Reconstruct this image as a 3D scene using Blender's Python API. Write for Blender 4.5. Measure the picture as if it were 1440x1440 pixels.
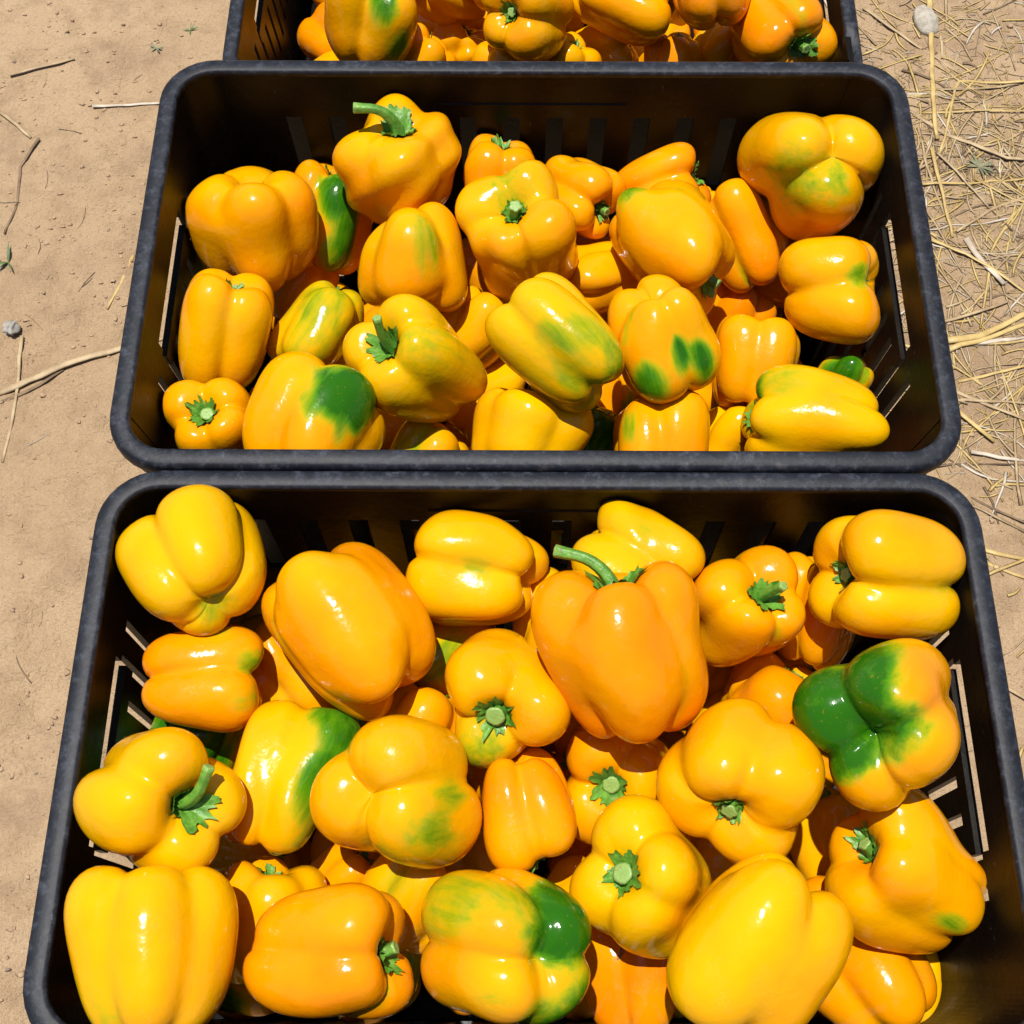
import bpy, bmesh, math, random
import numpy as np
from mathutils import Vector, Matrix

for o in list(bpy.data.objects):
    bpy.data.objects.remove(o)
sc = bpy.context.scene
COL = sc.collection

# ---------------------------------------------------------------- camera
cam = bpy.data.cameras.new("camera")
cam.sensor_width = 36.0
cam.lens = 36.0 * 1750 / 1440
cam.clip_start = 0.02
cam.clip_end = 2000
cam_o = bpy.data.objects.new("camera", cam)
cam_o.location = (0, 0, 1.0525)
cam_o.rotation_euler = (math.radians(90 - 65.4), 0, 0)
COL.objects.link(cam_o)
sc.camera = cam_o

# ---------------------------------------------------------------- sky and sun
TO_SUN = Vector((-0.10, 0.10, 0.99)).normalized()
world = bpy.data.worlds.new("World")
sc.world = world
world.use_nodes = True
wn = world.node_tree
bg = wn.nodes["Background"]
sky = wn.nodes.new("ShaderNodeTexSky")
sky.sky_type = 'NISHITA'
sky.sun_disc = False
sky.sun_elevation = math.asin(TO_SUN.z)
sky.sun_rotation = math.atan2(TO_SUN.x, TO_SUN.y)
sky.dust_density = 1.2
wn.links.new(sky.outputs[0], bg.inputs[0])
bg.inputs[1].default_value = 0.075
sun = bpy.data.lights.new("sun", 'SUN')
sun.energy = 5.0
sun.angle = math.radians(0.53)
sun.color = (1.0, 0.965, 0.91)
sun_o = bpy.data.objects.new("sun", sun)
sun_o.rotation_euler = TO_SUN.to_track_quat('Z', 'Y').to_euler()
sun_o.location = (0, 0, 5)
COL.objects.link(sun_o)
sc.view_settings.view_transform = 'Standard'
sc.view_settings.look = 'None'
sc.view_settings.exposure = 0.33
sc.view_settings.gamma = 1.0
sc.view_settings.use_curve_mapping = False
sc.cycles.use_denoising = True
sc.cycles.max_bounces = 8
sc.cycles.diffuse_bounces = 4
sc.cycles.sample_clamp_indirect = 6

# ---------------------------------------------------------------- helpers
def tag(o, label=None, cat=None, group=None, kind=None):
    for k, v in (("label", label), ("category", cat), ("group", group), ("kind", kind)):
        if v:
            o[k] = v
    return o


def mesh_obj(name, verts, faces, mat, parent=None, smooth=True):
    me = bpy.data.meshes.new(name)
    me.from_pydata([tuple(v) for v in verts], [], [tuple(f) for f in faces])
    if smooth:
        me.polygons.foreach_set("use_smooth", [True] * len(me.polygons))
    if mat:
        me.materials.append(mat)
    me.update()
    o = bpy.data.objects.new(name, me)
    COL.objects.link(o)
    if parent:
        o.parent = parent
    return o


def empty(name, loc=(0, 0, 0)):
    o = bpy.data.objects.new(name, None)
    o.location = loc
    o.empty_display_size = .02
    COL.objects.link(o)
    return o


class NT:
    def __init__(self, name):
        self.m = bpy.data.materials.new(name)
        self.m.use_nodes = True
        self.t = self.m.node_tree
        self.bsdf = self.t.nodes["Principled BSDF"]

    def n(self, typ, **kw):
        nd = self.t.nodes.new(typ)
        for k, v in kw.items():
            if k in nd.inputs.keys():
                nd.inputs[k].default_value = v
            else:
                setattr(nd, k, v)
        return nd

    def l(self, a, b):
        self.t.links.new(a, b)

    def math(self, op, a, b=None, clamp=False):
        nd = self.t.nodes.new("ShaderNodeMath")
        nd.operation = op
        nd.use_clamp = clamp
        for i, v in enumerate((a, b)):
            if v is None:
                continue
            if isinstance(v, (int, float)):
                nd.inputs[i].default_value = v
            else:
                self.l(v, nd.inputs[i])
        return nd.outputs[0]

    def mix(self, fac, a, b):
        nd = self.t.nodes.new("ShaderNodeMix")
        nd.data_type = 'RGBA'
        for i, v in ((0, fac), (6, a), (7, b)):
            if isinstance(v, (int, float)):
                nd.inputs[i].default_value = v
            elif isinstance(v, tuple):
                nd.inputs[i].default_value = (*v, 1) if len(v) == 3 else v
            else:
                self.l(v, nd.inputs[i])
        return nd.outputs[2]

    def ramp(self, fac, lo, hi, smooth=True):
        nd = self.t.nodes.new("ShaderNodeMapRange")
        nd.interpolation_type = 'SMOOTHSTEP' if smooth else 'LINEAR'
        self.l(fac, nd.inputs[0])
        nd.inputs[1].default_value = lo
        nd.inputs[2].default_value = hi
        return nd.outputs[0]

    def noise(self, scale, detail=3, rough=.55, coord=None, dist=0.0):
        nd = self.n("ShaderNodeTexNoise")
        nd.inputs["Scale"].default_value = scale
        nd.inputs["Detail"].default_value = detail
        nd.inputs["Roughness"].default_value = rough
        nd.inputs["Distortion"].default_value = dist
        if coord is not None:
            self.l(coord, nd.inputs["Vector"])
        return nd.outputs[0]

    def bump(self, height, strength, dist, prev=None):
        nd = self.n("ShaderNodeBump")
        nd.inputs["Strength"].default_value = strength
        nd.inputs["Distance"].default_value = dist
        self.l(height, nd.inputs["Height"])
        if prev is not None:
            self.l(prev, nd.inputs["Normal"])
        return nd.outputs[0]


def obj_coord(nt, scale=None):
    c = nt.n("ShaderNodeTexCoord").outputs["Object"]
    if scale:
        mp = nt.n("ShaderNodeMapping")
        mp.inputs["Scale"].default_value = scale
        nt.l(c, mp.inputs["Vector"])
        return mp.outputs[0]
    return c


# ---------------------------------------------------------------- materials
def mat_pepper():
    t = NT("pepper_skin")
    co = obj_coord(t)
    at = t.n("ShaderNodeAttribute", attribute_name="ripe")
    sep = t.n("ShaderNodeSeparateColor")
    t.l(at.outputs["Color"], sep.inputs[0])
    hue, unripe, shift = sep.outputs[0], sep.outputs[1], sep.outputs[2]
    # the noise field is shifted per pepper so no two carry the same mottling
    off = t.n("ShaderNodeVectorMath", operation='ADD')
    cmb = t.n("ShaderNodeCombineXYZ")
    t.l(shift, cmb.inputs[0]); t.l(shift, cmb.inputs[1])
    t.l(co, off.inputs[0]); t.l(cmb.outputs[0], off.inputs[1])
    c2 = off.outputs[0]
    n1 = t.noise(22, 3, .55, c2)
    n2 = t.noise(60, 4, .6, c2)
    st = t.n("ShaderNodeMapping")
    st.inputs["Scale"].default_value = (1, 1, .16)
    t.l(c2, st.inputs["Vector"])
    streak = t.noise(120, 4, .62, st.outputs[0], .4)
    h = t.math('ADD', t.math('MULTIPLY', hue, .92), t.math('MULTIPLY', t.math('SUBTRACT', n1, .55), .7), True)
    base = t.mix(h, (.70, .355, .0002), (.73, .140, .0002))
    u = t.math('ADD', unripe, t.math('MULTIPLY', t.math('SUBTRACT', streak, .52), t.math('MULTIPLY', t.ramp(unripe, .02, .3), .75)))
    u = t.math('ADD', u, t.math('MULTIPLY', t.math('SUBTRACT', n2, .5), t.math('MULTIPLY', t.ramp(unripe, .02, .3), .35)))
    lime = t.mix(t.ramp(u, .04, .55), base, (.33, .31, .004))
    grn = t.mix(t.ramp(u, .38, .82), lime, (.062, .190, .003))
    grn = t.mix(t.ramp(u, .75, 1.05), grn, (.017, .098, .002))
    spots = t.noise(420, 2, .5, c2)
    col = t.mix(t.math('MULTIPLY', t.ramp(spots, .66, .74), .16), grn, (.55, .22, .02))
    dust = t.noise(34, 5, .7, c2)
    fine = t.noise(700, 2, .6, c2)
    dm = t.math('MULTIPLY', t.ramp(dust, .50, .74), t.ramp(fine, .35, .7))
    col = t.mix(t.math('MULTIPLY', dm, .09), col, (.46, .33, .19))
    scuff = t.noise(48, 4, .7, st.outputs[0], 1.2)
    col = t.mix(t.math('MULTIPLY', t.ramp(scuff, .70, .76), .35), col, (.42, .22, .05))
    t.l(col, t.bsdf.inputs["Base Color"])
    t.l(t.math('ADD', t.math('ADD', t.math('MULTIPLY', n2, .12), .09), t.math('MULTIPLY', dm, .30)), t.bsdf.inputs["Roughness"])
    t.bsdf.inputs["Specular IOR Level"].default_value = .25
    t.bsdf.inputs["Subsurface Weight"].default_value = .0
    t.bsdf.inputs["Subsurface Radius"].default_value = (1.0, .38, .03)
    t.bsdf.inputs["Subsurface Scale"].default_value = .006
    t.bsdf.inputs["Coat Weight"].default_value = .0
    t.bsdf.inputs["Coat Roughness"].default_value = .06
    b = t.bump(t.noise(55, 3, .6, c2), .20, .004)
    b = t.bump(t.noise(900, 2, .5, c2), .05, .0006, b)
    t.l(b, t.bsdf.inputs["Normal"])
    return t.m


def mat_stem():
    t = NT("green_stem")
    co = obj_coord(t)
    at = t.n("ShaderNodeAttribute", attribute_name="cut")
    n1 = t.noise(140, 4, .6, co)
    col = t.mix(t.ramp(n1, .3, .7), (.045, .16, .010), (.13, .30, .03))
    col = t.mix(at.outputs["Fac"], col, (.22, .34, .08))
    n2 = t.noise(300, 2, .5, co)
    col = t.mix(t.math('MULTIPLY', t.ramp(n2, .62, .72), .6), col, (.22, .16, .06))
    t.l(col, t.bsdf.inputs["Base Color"])
    t.bsdf.inputs["Roughness"].default_value = .42
    t.bsdf.inputs["Subsurface Weight"].default_value = .08
    t.bsdf.inputs["Subsurface Scale"].default_value = .002
    t.l(t.bump(t.noise(500, 3, .6, co), .5, .0012), t.bsdf.inputs["Normal"])
    return t.m


def mat_plastic(name, rim):
    t = NT(name)
    co = obj_coord(t)
    n1 = t.noise(14, 5, .65, co)
    n2 = t.noise(160, 4, .65, co)
    scr = t.noise(40, 3, .6, obj_coord(t, (14, 1, 1)), .6)
    scr2 = t.noise(40, 3, .6, obj_coord(t, (1, 14, 1)), .6)
    if rim:
        n3 = t.noise(120, 5, .75, co)
        col = t.mix(t.ramp(n1, .35, .7), (.005, .006, .010), (.009, .011, .017))  # near-black plastic; reflected sky put into the base colour as a slight blue tint
        col = t.mix(t.math('MULTIPLY', t.math('MULTIPLY', t.ramp(n3, .44, .70), t.ramp(n2, .30, .62)), .9), col, (.042, .047, .062))
        sc_ = t.math('MAXIMUM', t.ramp(scr, .64, .72), t.ramp(scr2, .64, .72))
        col = t.mix(t.math('MULTIPLY', sc_, t.math('MULTIPLY', t.ramp(n3, .50, .66), .55)), col, (.11, .115, .13))
        col = t.mix(t.math('MULTIPLY', t.math('MULTIPLY', t.ramp(n1, .55, .75), t.ramp(n2, .5, .7)), .35), col, (.13, .115, .10))
        rough = t.math('ADD', t.math('MULTIPLY', n3, .25), .42)
    else:
        col = t.mix(t.ramp(n1, .4, .7), (.0050, .0042, .0034), (.0095, .0075, .0055))
        col = t.mix(t.math('MULTIPLY', t.math('MULTIPLY', t.ramp(scr, .64, .70), t.ramp(n2, .5, .65)), .5), col, (.09, .08, .07))
        rough = t.math('ADD', t.math('MULTIPLY', n1, .25), .24)
    t.l(col, t.bsdf.inputs["Base Color"])
    t.l(rough, t.bsdf.inputs["Roughness"])
    t.bsdf.inputs['Specular IOR Level'].default_value = .28 if rim else .12
    b = t.bump(n2, .25, .0012)
    b = t.bump(t.noise(30, 3, .6, co), .3, .002, b)
    t.l(b, t.bsdf.inputs["Normal"])
    return t.m


def mat_sand():
    t = NT("dry_sand")
    co = obj_coord(t)
    n1 = t.noise(2.2, 6, .6, co)
    n2 = t.noise(26, 6, .62, co)
    n3 = t.noise(260, 4, .65, co)
    col = t.mix(t.ramp(n1, .35, .65), (.400, .275, .160), (.450, .315, .188))
    col = t.mix(t.math('MULTIPLY', t.ramp(n2, .44, .70), .7), col, (.320, .212, .120))
    patchy = t.noise(7, 5, .65, co)
    col = t.mix(t.math('MULTIPLY', t.ramp(patchy, .50, .66), .55), col, (.27, .175, .105))
    col = t.mix(t.math('MULTIPLY', t.ramp(n3, .55, .75), .40), col, (.48, .355, .24))
    col = t.mix(t.math('MULTIPLY', t.ramp(n3, .42, .28), .35), col, (.24, .15, .09))
    vor = t.n("ShaderNodeTexVoronoi")
    vor.inputs["Scale"].default_value = 170
    t.l(co, vor.inputs["Vector"])
    col = t.mix(t.math('MULTIPLY', t.ramp(vor.outputs["Distance"], .22, .08), t.math('MULTIPLY', t.ramp(n2, .5, .66), .5)), col, (.20, .125, .075))
    t.l(col, t.bsdf.inputs["Base Color"])
    t.bsdf.inputs["Roughness"].default_value = .95
    t.bsdf.inputs["Specular IOR Level"].default_value = .15
    b = t.bump(t.noise(38, 6, .68, co), .7, .012)
    b = t.bump(t.noise(210, 5, .7, co), .75, .005, b)
    b = t.bump(t.noise(900, 3, .6, co), .4, .0015, b)
    t.l(b, t.bsdf.inputs["Normal"])
    return t.m


def mat_plain(name, c1, c2, scale=60, rough=.75, stretch=None, bump=.4, translucent=0):
    t = NT(name)
    co = obj_coord(t, stretch) if stretch else obj_coord(t)
    n = t.noise(scale, 4, .6, co)
    t.l(t.mix(t.ramp(n, .32, .68), c1, c2), t.bsdf.inputs["Base Color"])
    t.bsdf.inputs["Roughness"].default_value = rough
    t.l(t.bump(t.noise(scale * 4, 3, .6, co), bump, .0012), t.bsdf.inputs["Normal"])
    return t.m


M_SKIN = mat_pepper()
M_STEM = mat_stem()
M_RIM = mat_plastic("scuffed_black_rim_plastic", True)
M_WALL = mat_plastic("black_crate_plastic", False)
M_SAND = mat_sand()
M_STRAW = {
    'yellow': mat_plain("golden_straw", (.50, .36, .13), (.36, .24, .08), 50, .5),
    'tan': mat_plain("tan_straw", (.42, .31, .17), (.27, .18, .09), 50, .6),
    'white': mat_plain("bleached_straw", (.52, .44, .34), (.37, .30, .22), 50, .6),
    'dark': mat_plain("brown_root", (.20, .13, .07), (.12, .075, .04), 60, .8),
}
M_CLOD = mat_plain("sand_clod", (.40, .27, .165), (.30, .195, .115), 90, .95)
M_DARKCLOD = mat_plain("dark_pebble", (.16, .11, .075), (.28, .20, .14), 120, .9)
M_PALE = mat_plain("pale_husk", (.42, .38, .31), (.30, .26, .20), 160, .8, None, .8)
M_GREY = mat_plain("grey_stone", (.34, .31, .27), (.20, .18, .15), 120, .9)
M_LEAF = mat_plain("weed_leaf", (.10, .15, .04), (.06, .10, .03), 90, .55)
M_DRYLEAF = mat_plain("dry_leaf", (.22, .21, .11), (.13, .13, .07), 90, .7)
M_SCAR = mat_plain("brown_scar", (.30, .13, .04), (.17, .07, .025), 300, .7)

# ---------------------------------------------------------------- ground
def vnoise(x, y, seed):
    """smooth value noise on a unit lattice"""
    xi, yi = np.floor(x).astype(np.int64), np.floor(y).astype(np.int64)
    u, v = x - xi, y - yi
    u, v = u * u * (3 - 2 * u), v * v * (3 - 2 * v)

    def hsh(a, b):
        k = (a * 374761393 + b * 668265263 + seed * 144665) & 0xffffffff
        k = ((k ^ (k >> 13)) * 1274126177) & 0xffffffff
        return ((k ^ (k >> 16)) & 0xffff) / 65535.0
    return (hsh(xi, yi) * (1 - u) + hsh(xi + 1, yi) * u) * (1 - v) + (hsh(xi, yi + 1) * (1 - u) + hsh(xi + 1, yi + 1) * u) * v


def ground_z(x, y):
    x, y = np.asarray(x, float), np.asarray(y, float)
    far = np.clip((np.hypot(x, y - .6) - 1.5) / 6, 0, 1)
    rough = .35 + 1.0 * vnoise(x * 3 + 7, y * 3 + 1, 9)
    z = (vnoise(x * 4, y * 4, 1) - .5) * .010 + (vnoise(x * 13, y * 13, 2) - .5) * .008 * rough
    z = z + ((vnoise(x * 45, y * 45, 3) - .5) * .0052 + (vnoise(x * 95, y * 95, 4) - .5) * .0034) * rough * (1 - far)
    return z - .004 + far * (vnoise(x * .3, y * .3, 5) - .5) * .10


def axis_coords(lo, hi, step, reach):
    a = list(np.arange(lo, hi + 1e-6, step))
    s, v, w = step, lo, hi
    left, right = [], []
    while v > -reach:
        s *= 1.35
        v -= s; w += s
        left.append(v); right.append(w)
    return np.array(left[::-1] + a + right)


gx, gy = axis_coords(-.85, .85, .0050, 400), axis_coords(-.12, 1.55, .0050, 400)
GX, GY = np.meshgrid(gx, gy, indexing='ij')
nx, ny = GX.shape
gv = np.stack([GX, GY, ground_z(GX, GY)], -1).reshape(-1, 3)
ii, jj = np.meshgrid(np.arange(nx - 1), np.arange(ny - 1), indexing='ij')
q0 = (ii * ny + jj).ravel()
gf = np.stack([q0, q0 + ny, q0 + ny + 1, q0 + 1], 1)
ground = mesh_obj("ground", gv.tolist(), gf.tolist(), M_SAND)
tag(ground, kind="structure", label="dry tan sandy ground under and around the crates")

# ---------------------------------------------------------------- crates
CW, CD, CR = .582, .36, .041          # outer rim size and corner radius


def round_rect(hx, hy, r, k=8):
    """closed outline (x, y, nx, ny), anticlockwise, starting at +x side"""
    out = []
    for cx, cy, a0 in ((hx - r, hy - r, 0), (-hx + r, hy - r, 90), (-hx + r, -hy + r, 180), (hx - r, -hy + r, 270)):
        for i in range(k + 1):
            a = math.radians(a0 + 90 * i / k)
            out.append((cx + r * math.cos(a), cy + r * math.sin(a), math.cos(a), math.sin(a)))
    return out


def densify(ol, step):
    out = []
    for i, a in enumerate(ol):
        b = ol[(i + 1) % len(ol)]
        d = math.hypot(b[0] - a[0], b[1] - a[1])
        m = max(1, int(d / step))
        for j in range(m):
            f = j / m
            out.append(tuple(a[q] * (1 - f) + b[q] * f for q in range(4)))
    return out


def sweep(name, outline, profile, mat, parent, drop=None):
    """closed profile of (outward offset, z) carried round the outline"""
    n, m = len(outline), len(profile)
    vs, fs = [], []
    for (x, y, nx_, ny_) in outline:
        for (u, z) in profile:
            if drop:
                z = drop(x, y, u, z)
            vs.append((x + nx_ * u, y + ny_ * u, z))
    for i in range(n):
        for j in range(m):
            fs.append((i * m + j, ((i + 1) % n) * m + j, ((i + 1) % n) * m + (j + 1) % m, i * m + (j + 1) % m))
    return mesh_obj(name, vs, fs, mat, parent)


def shell(name, fn, us, zs, hole, thick, mat, parent):
    """slab over the (u, z) grid with the cells for which hole(u, z) holds left open; fn(u, z) -> point, inward normal"""
    vs, fs = [], []
    nu, nz = len(us), len(zs)
    for k in (0, 1):
        for u in us:
            for z in zs:
                p, nrm = fn(u, z)
                vs.append((p[0] + nrm[0] * thick * k, p[1] + nrm[1] * thick * k, p[2]))
    idx = lambda k, i, j: k * nu * nz + i * nz + j
    solid = [[not hole((us[i] + us[i + 1]) / 2, (zs[j] + zs[j + 1]) / 2) for j in range(nz - 1)] for i in range(nu - 1)]
    isin = lambda i, j: 0 <= i < nu - 1 and 0 <= j < nz - 1 and solid[i][j]
    for i in range(nu - 1):
        for j in range(nz - 1):
            if not solid[i][j]:
                continue
            fs.append((idx(0, i, j), idx(0, i + 1, j), idx(0, i + 1, j + 1), idx(0, i, j + 1)))
            fs.append((idx(1, i, j), idx(1, i, j + 1), idx(1, i + 1, j + 1), idx(1, i + 1, j)))
            for (a, b, di, dj) in (((i, j), (i + 1, j), 0, -1), ((i + 1, j), (i + 1, j + 1), 1, 0), ((i + 1, j + 1), (i, j + 1), 0, 1), ((i, j + 1), (i, j), -1, 0)):
                if not isin(i + di, j + dj):
                    fs.append((idx(0, *b), idx(0, *a), idx(1, *a), idx(1, *b)))
    o = mesh_obj(name, vs, fs, mat, parent, smooth=False)
    return o


def slot_cuts(half, pitch, width, margin):
    n = int((2 * (half - margin)) // pitch)
    return [((k - (n - 1) / 2) * pitch - width / 2, (k - (n - 1) / 2) * pitch + width / 2) for k in range(n)]


def make_crate(loc, rotz, height, label, notch=False, solid=False):
    root = empty("crate", (loc[0], loc[1], loc[2]))
    root.rotation_euler = (0, 0, rotz)
    tag(root, label, "crate", "black slotted crates full of peppers")
    H = height
    ol = densify(round_rect(CW / 2, CD / 2, CR), .010)
    prof = [(-.0138, H - .0060), (-.0141, H - .0024), (-.0134, H - .0007), (-.0116, H), (-.0075, H + .0001), (-.0030, H - .0003), (-.0009, H - .0016), (0, H - .0045),
            (.0003, H - .0080), (0, H - .0120), (-.0016, H - .0132), (-.0036, H - .0125), (-.0040, H - .0110), (-.0040, H - .0070)]
    drop = None
    if notch:                                   # the moulded stacking recess near one corner of the end rim
        def drop(x, y, u, z):
            if x > CW / 2 - .03 and -.152 < y < -.112 and -.0158 < u < -.0030 and z > H - .011:
                return z - .013
            return z
    sweep("rim", ol, prof, M_RIM, root, drop)
    tap = .07
    hx0, hy0, r0 = CW / 2 - .0080, CD / 2 - .0080, CR - .0080
    wx = lambda z: hx0 - tap * (H - z)
    wy = lambda z: hy0 - tap * (H - z)
    ztop, zbot = H - .0035, .006
    th = .0038
    # long walls
    cuts = slot_cuts(hx0 - r0, .0362, .0140, .028)
    us = sorted({-1.0, 1.0, *[c / (hx0 - r0) for cc in cuts for c in cc], *np.linspace(-1, 1, 9).tolist()})
    zs = sorted({ztop, zbot, H - .049, H - .125, H - .145, max(H - .255, .03), H - .03})
    inslot = lambda u, half: any(a < u * half < b for a, b in cuts)
    low = max(H - .255, .03)
    for s in (-1, 1):
        def fn(u, z, s=s):
            return (u * (wx(z) - r0), s * wy(z), z), (0, -s)
        shell("wall", fn, us, zs, lambda u, z: not solid and inslot(u, hx0 - r0) and (H - .125 < z < H - .049 or low < z < H - .145), th, M_WALL, root)
        # faint moulded ledge above the slots
        yy = s * (wy(H - .034) - th)
        rib = [(-.075, yy, H - .0335), (.075, yy, H - .0335), (.075, yy - s * .0012, H - .0345), (-.075, yy - s * .0012, H - .0345), (-.075, yy, H - .0360), (.075, yy, H - .0360)]
        mesh_obj("ledge", rib, [(0, 1, 2, 3), (3, 2, 5, 4)], M_WALL, root, False)
    # end walls with a hand hole and slots
    ecuts = slot_cuts(hy0 - r0, .0250, .0078, .030)
    eus = sorted({-1.0, 1.0, *[c / (hy0 - r0) for cc in ecuts for c in cc], -.062 / (hy0 - r0), .062 / (hy0 - r0), *np.linspace(-1, 1, 7).tolist()})
    ezs = sorted({ztop, zbot, H - .036, H - .055, H - .046, H - .068, H - .128, H - .145, low, H - .026})

    def ehole(u, z):
        y = u * (hy0 - r0)
        slot = any(a < y < b for a, b in ecuts)
        if abs(y) < .062:
            return (H - .055 < z < H - .036) or (slot and (H - .128 < z < H - .068 or low < z < H - .145))
        return slot and (H - .128 < z < H - .046 or low < z < H - .145)
    for s in (-1, 1):
        def fn(u, z, s=s):
            return (s * wx(z), u * (wy(z) - r0), z), (-s, 0)
        shell("wall", fn, eus, ezs, ehole, .0050, M_WALL, root)
    # rounded corners
    for sx, sy, a0 in ((1, 1, 0), (-1, 1, 90), (-1, -1, 180), (1, -1, 270)):
        def fn(u, z):
            a = math.radians(a0 + 90 * u)
            return (sx * (wx(z) - r0) + r0 * math.cos(a), sy * (wy(z) - r0) + r0 * math.sin(a), z), (-math.cos(a), -math.sin(a))
        o = shell("corner", fn, np.linspace(0, 1, 15).tolist(), [zbot, H * .5, ztop], lambda u, z: False, .0045, M_WALL, root)
    # outer flange below the rim
    fo = densify(round_rect(CW / 2 - .0045, CD / 2 - .0045, CR - .0045), .02)
    sweep("flange", fo, [(0, H - .024), (0, H - .030), (-.0072, H - .030), (-.0072, H - .024)], M_RIM, root)
    # base
    zb = .004
    bo = round_rect(wx(zbot) - .001, wy(zbot) - .001, r0)
    n = len(bo)
    vs = [(x, y, zb) for x, y, _, _ in bo] + [(x, y, zb + .005) for x, y, _, _ in bo]
    fs = [tuple(range(n - 1, -1, -1)), tuple(range(n, 2 * n))] + [(i, (i + 1) % n, n + (i + 1) % n, n + i) for i in range(n)]
    mesh_obj("base", vs, fs, M_WALL, root, False)
    return root


make_crate((.0165, .191, -.002), math.radians(-.25), .312, "deep black slotted crate heaped to its rim, holding the pepper with deep green end lobes")
make_crate((.0165, .5525, -.002), math.radians(-.25), .312, "deep black slotted crate standing between two other crates of peppers")
make_crate((.029, .985, -.002), math.radians(-.6), .202, "shallower black crate with a notch moulded in its end rim", True, True)

# ---------------------------------------------------------------- peppers
# ---- bell pepper shape: lobes are overlapping tapered ovoids round a core, blended ----
def lobe_set(n, seed, ratio, core=0.77):
    """n lobes, ratio = half length / half width; stem end is +z. Returns parameter rows."""
    rng = np.random.default_rng(seed)
    rows = []
    ph = np.arange(n) * 2 * math.pi / n + rng.uniform(-.22, .22, n)
    ph[0] = 0.0
    for i in range(n):
        d = 0.42 + rng.uniform(-.06, .05)
        a = 0.58 + rng.uniform(-.06, .05)
        h = ratio * (1.0 + rng.uniform(-.17, .08))
        z0 = ratio * rng.uniform(-.05, .05)
        tp = rng.uniform(.02, .22)                       # wider at the shoulder
        rows.append((ph[i], d, a, h, z0, tp))
    rows.append((0.0, 0.0, core, ratio * .80, 0.0, .10))
    wob = [(rng.normal(size=3), rng.uniform(1.5, 3.2), rng.uniform(0, 6.3), rng.uniform(.015, .042)) for _ in range(4)]
    dents = [(rng.normal(size=3), rng.uniform(.25, .5), rng.uniform(.0, .09)) for _ in range(4)]
    gaps = []
    for i in range(n):                                   # grooves between neighbouring lobes
        b = ph[(i + 1) % n] + (2 * math.pi if i == n - 1 else 0)
        gaps.append(((ph[i] + b) / 2, rng.uniform(.09, .17), rng.uniform(.03, .10) * (1 if core < .82 else .45)))
    gaps.append((rng.uniform(0, 6.28), .10, rng.uniform(.005, .02)))
    return rows, wob, dents, gaps, (rng.uniform(.22, .36), rng.uniform(.06, .22))


def radius_of(dirs, shape):
    """distance from the centre to the skin along unit directions (k,3), unit = half width"""
    rows, wob, dents, gaps, (dip, low) = shape
    ts = []
    for (ph, d, a, h, z0, tp) in rows:
        cx, cy = d * math.cos(ph), d * math.sin(ph)
        lo = np.zeros(len(dirs)); hi = np.full(len(dirs), 2.6)
        for _ in range(22):
            m = (lo + hi) * .5
            x, y, z = dirs[:, 0] * m, dirs[:, 1] * m, dirs[:, 2] * m
            s = np.clip(1 + tp * z / h, .5, 1.5)
            q = ((x - cx * s) ** 2 + (y - cy * s) ** 2) / (a * s) ** 2 + np.abs((z - z0) / h) ** 3.0
            ins = q < 1
            lo = np.where(ins, m, lo); hi = np.where(ins, hi, m)
        ts.append(lo)
    ts = np.array(ts)
    k = 24.0
    mx = ts.max(0)
    T = mx + np.log(np.exp(k * (ts - mx)).sum(0)) / k - math.log(1.6) / k
    ang = np.arccos(np.clip(dirs[:, 2], -1, 1))
    phi = np.arctan2(dirs[:, 1], dirs[:, 0])
    body = np.sin(ang) ** .6
    ends = .55 + .75 * np.cos(ang) ** 2
    for g, w, amp in gaps:
        dl = (phi - g + math.pi) % (2 * math.pi) - math.pi
        T = T - amp * ends * body * np.exp(-(dl / w) ** 2)
    T = T - dip * np.exp(-(ang / .37) ** 2.4) - low * np.exp(-((math.pi - ang) / .32) ** 2)
    for v, f, p, amp in wob:
        T = T * (1 + amp * np.sin(dirs @ v * f + p))
    for v, w, amp in dents:
        v = v / np.linalg.norm(v)
        T = T * (1 - amp * np.exp(-((1 - dirs @ v) / (w * w))))
    return T


def sphere_dirs(rings, segs):
    th = np.linspace(0, math.pi, rings + 1)[1:-1]
    ph = np.arange(segs) * 2 * math.pi / segs
    a, b = np.meshgrid(th, ph, indexing='ij')
    body = np.stack([np.sin(a) * np.cos(b), np.sin(a) * np.sin(b), np.cos(a)], -1).reshape(-1, 3)
    return np.vstack([[[0, 0, 1.0]], body, [[0, 0, -1.0]]])


RINGS, SEGS = 46, 68
DIRS = sphere_dirs(RINGS, SEGS)


def sphere_faces(rings, segs):
    fs = []
    row = lambda i, j: 1 + (i - 1) * segs + j % segs
    last = 1 + (rings - 1) * segs
    for j in range(segs):
        fs.append((0, row(1, j), row(1, j + 1)))
        fs.append((last, row(rings - 1, j + 1), row(rings - 1, j)))
    for i in range(1, rings - 1):
        for j in range(segs):
            fs.append((row(i, j), row(i + 1, j), row(i + 1, j + 1), row(i, j + 1)))
    return fs


FACES = sphere_faces(RINGS, SEGS)


def set_color(me, name, arr):
    a = me.color_attributes.new(name, 'FLOAT_COLOR', 'POINT')
    a.data.foreach_set("color", np.asarray(arr, dtype=np.float32).ravel())


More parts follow.
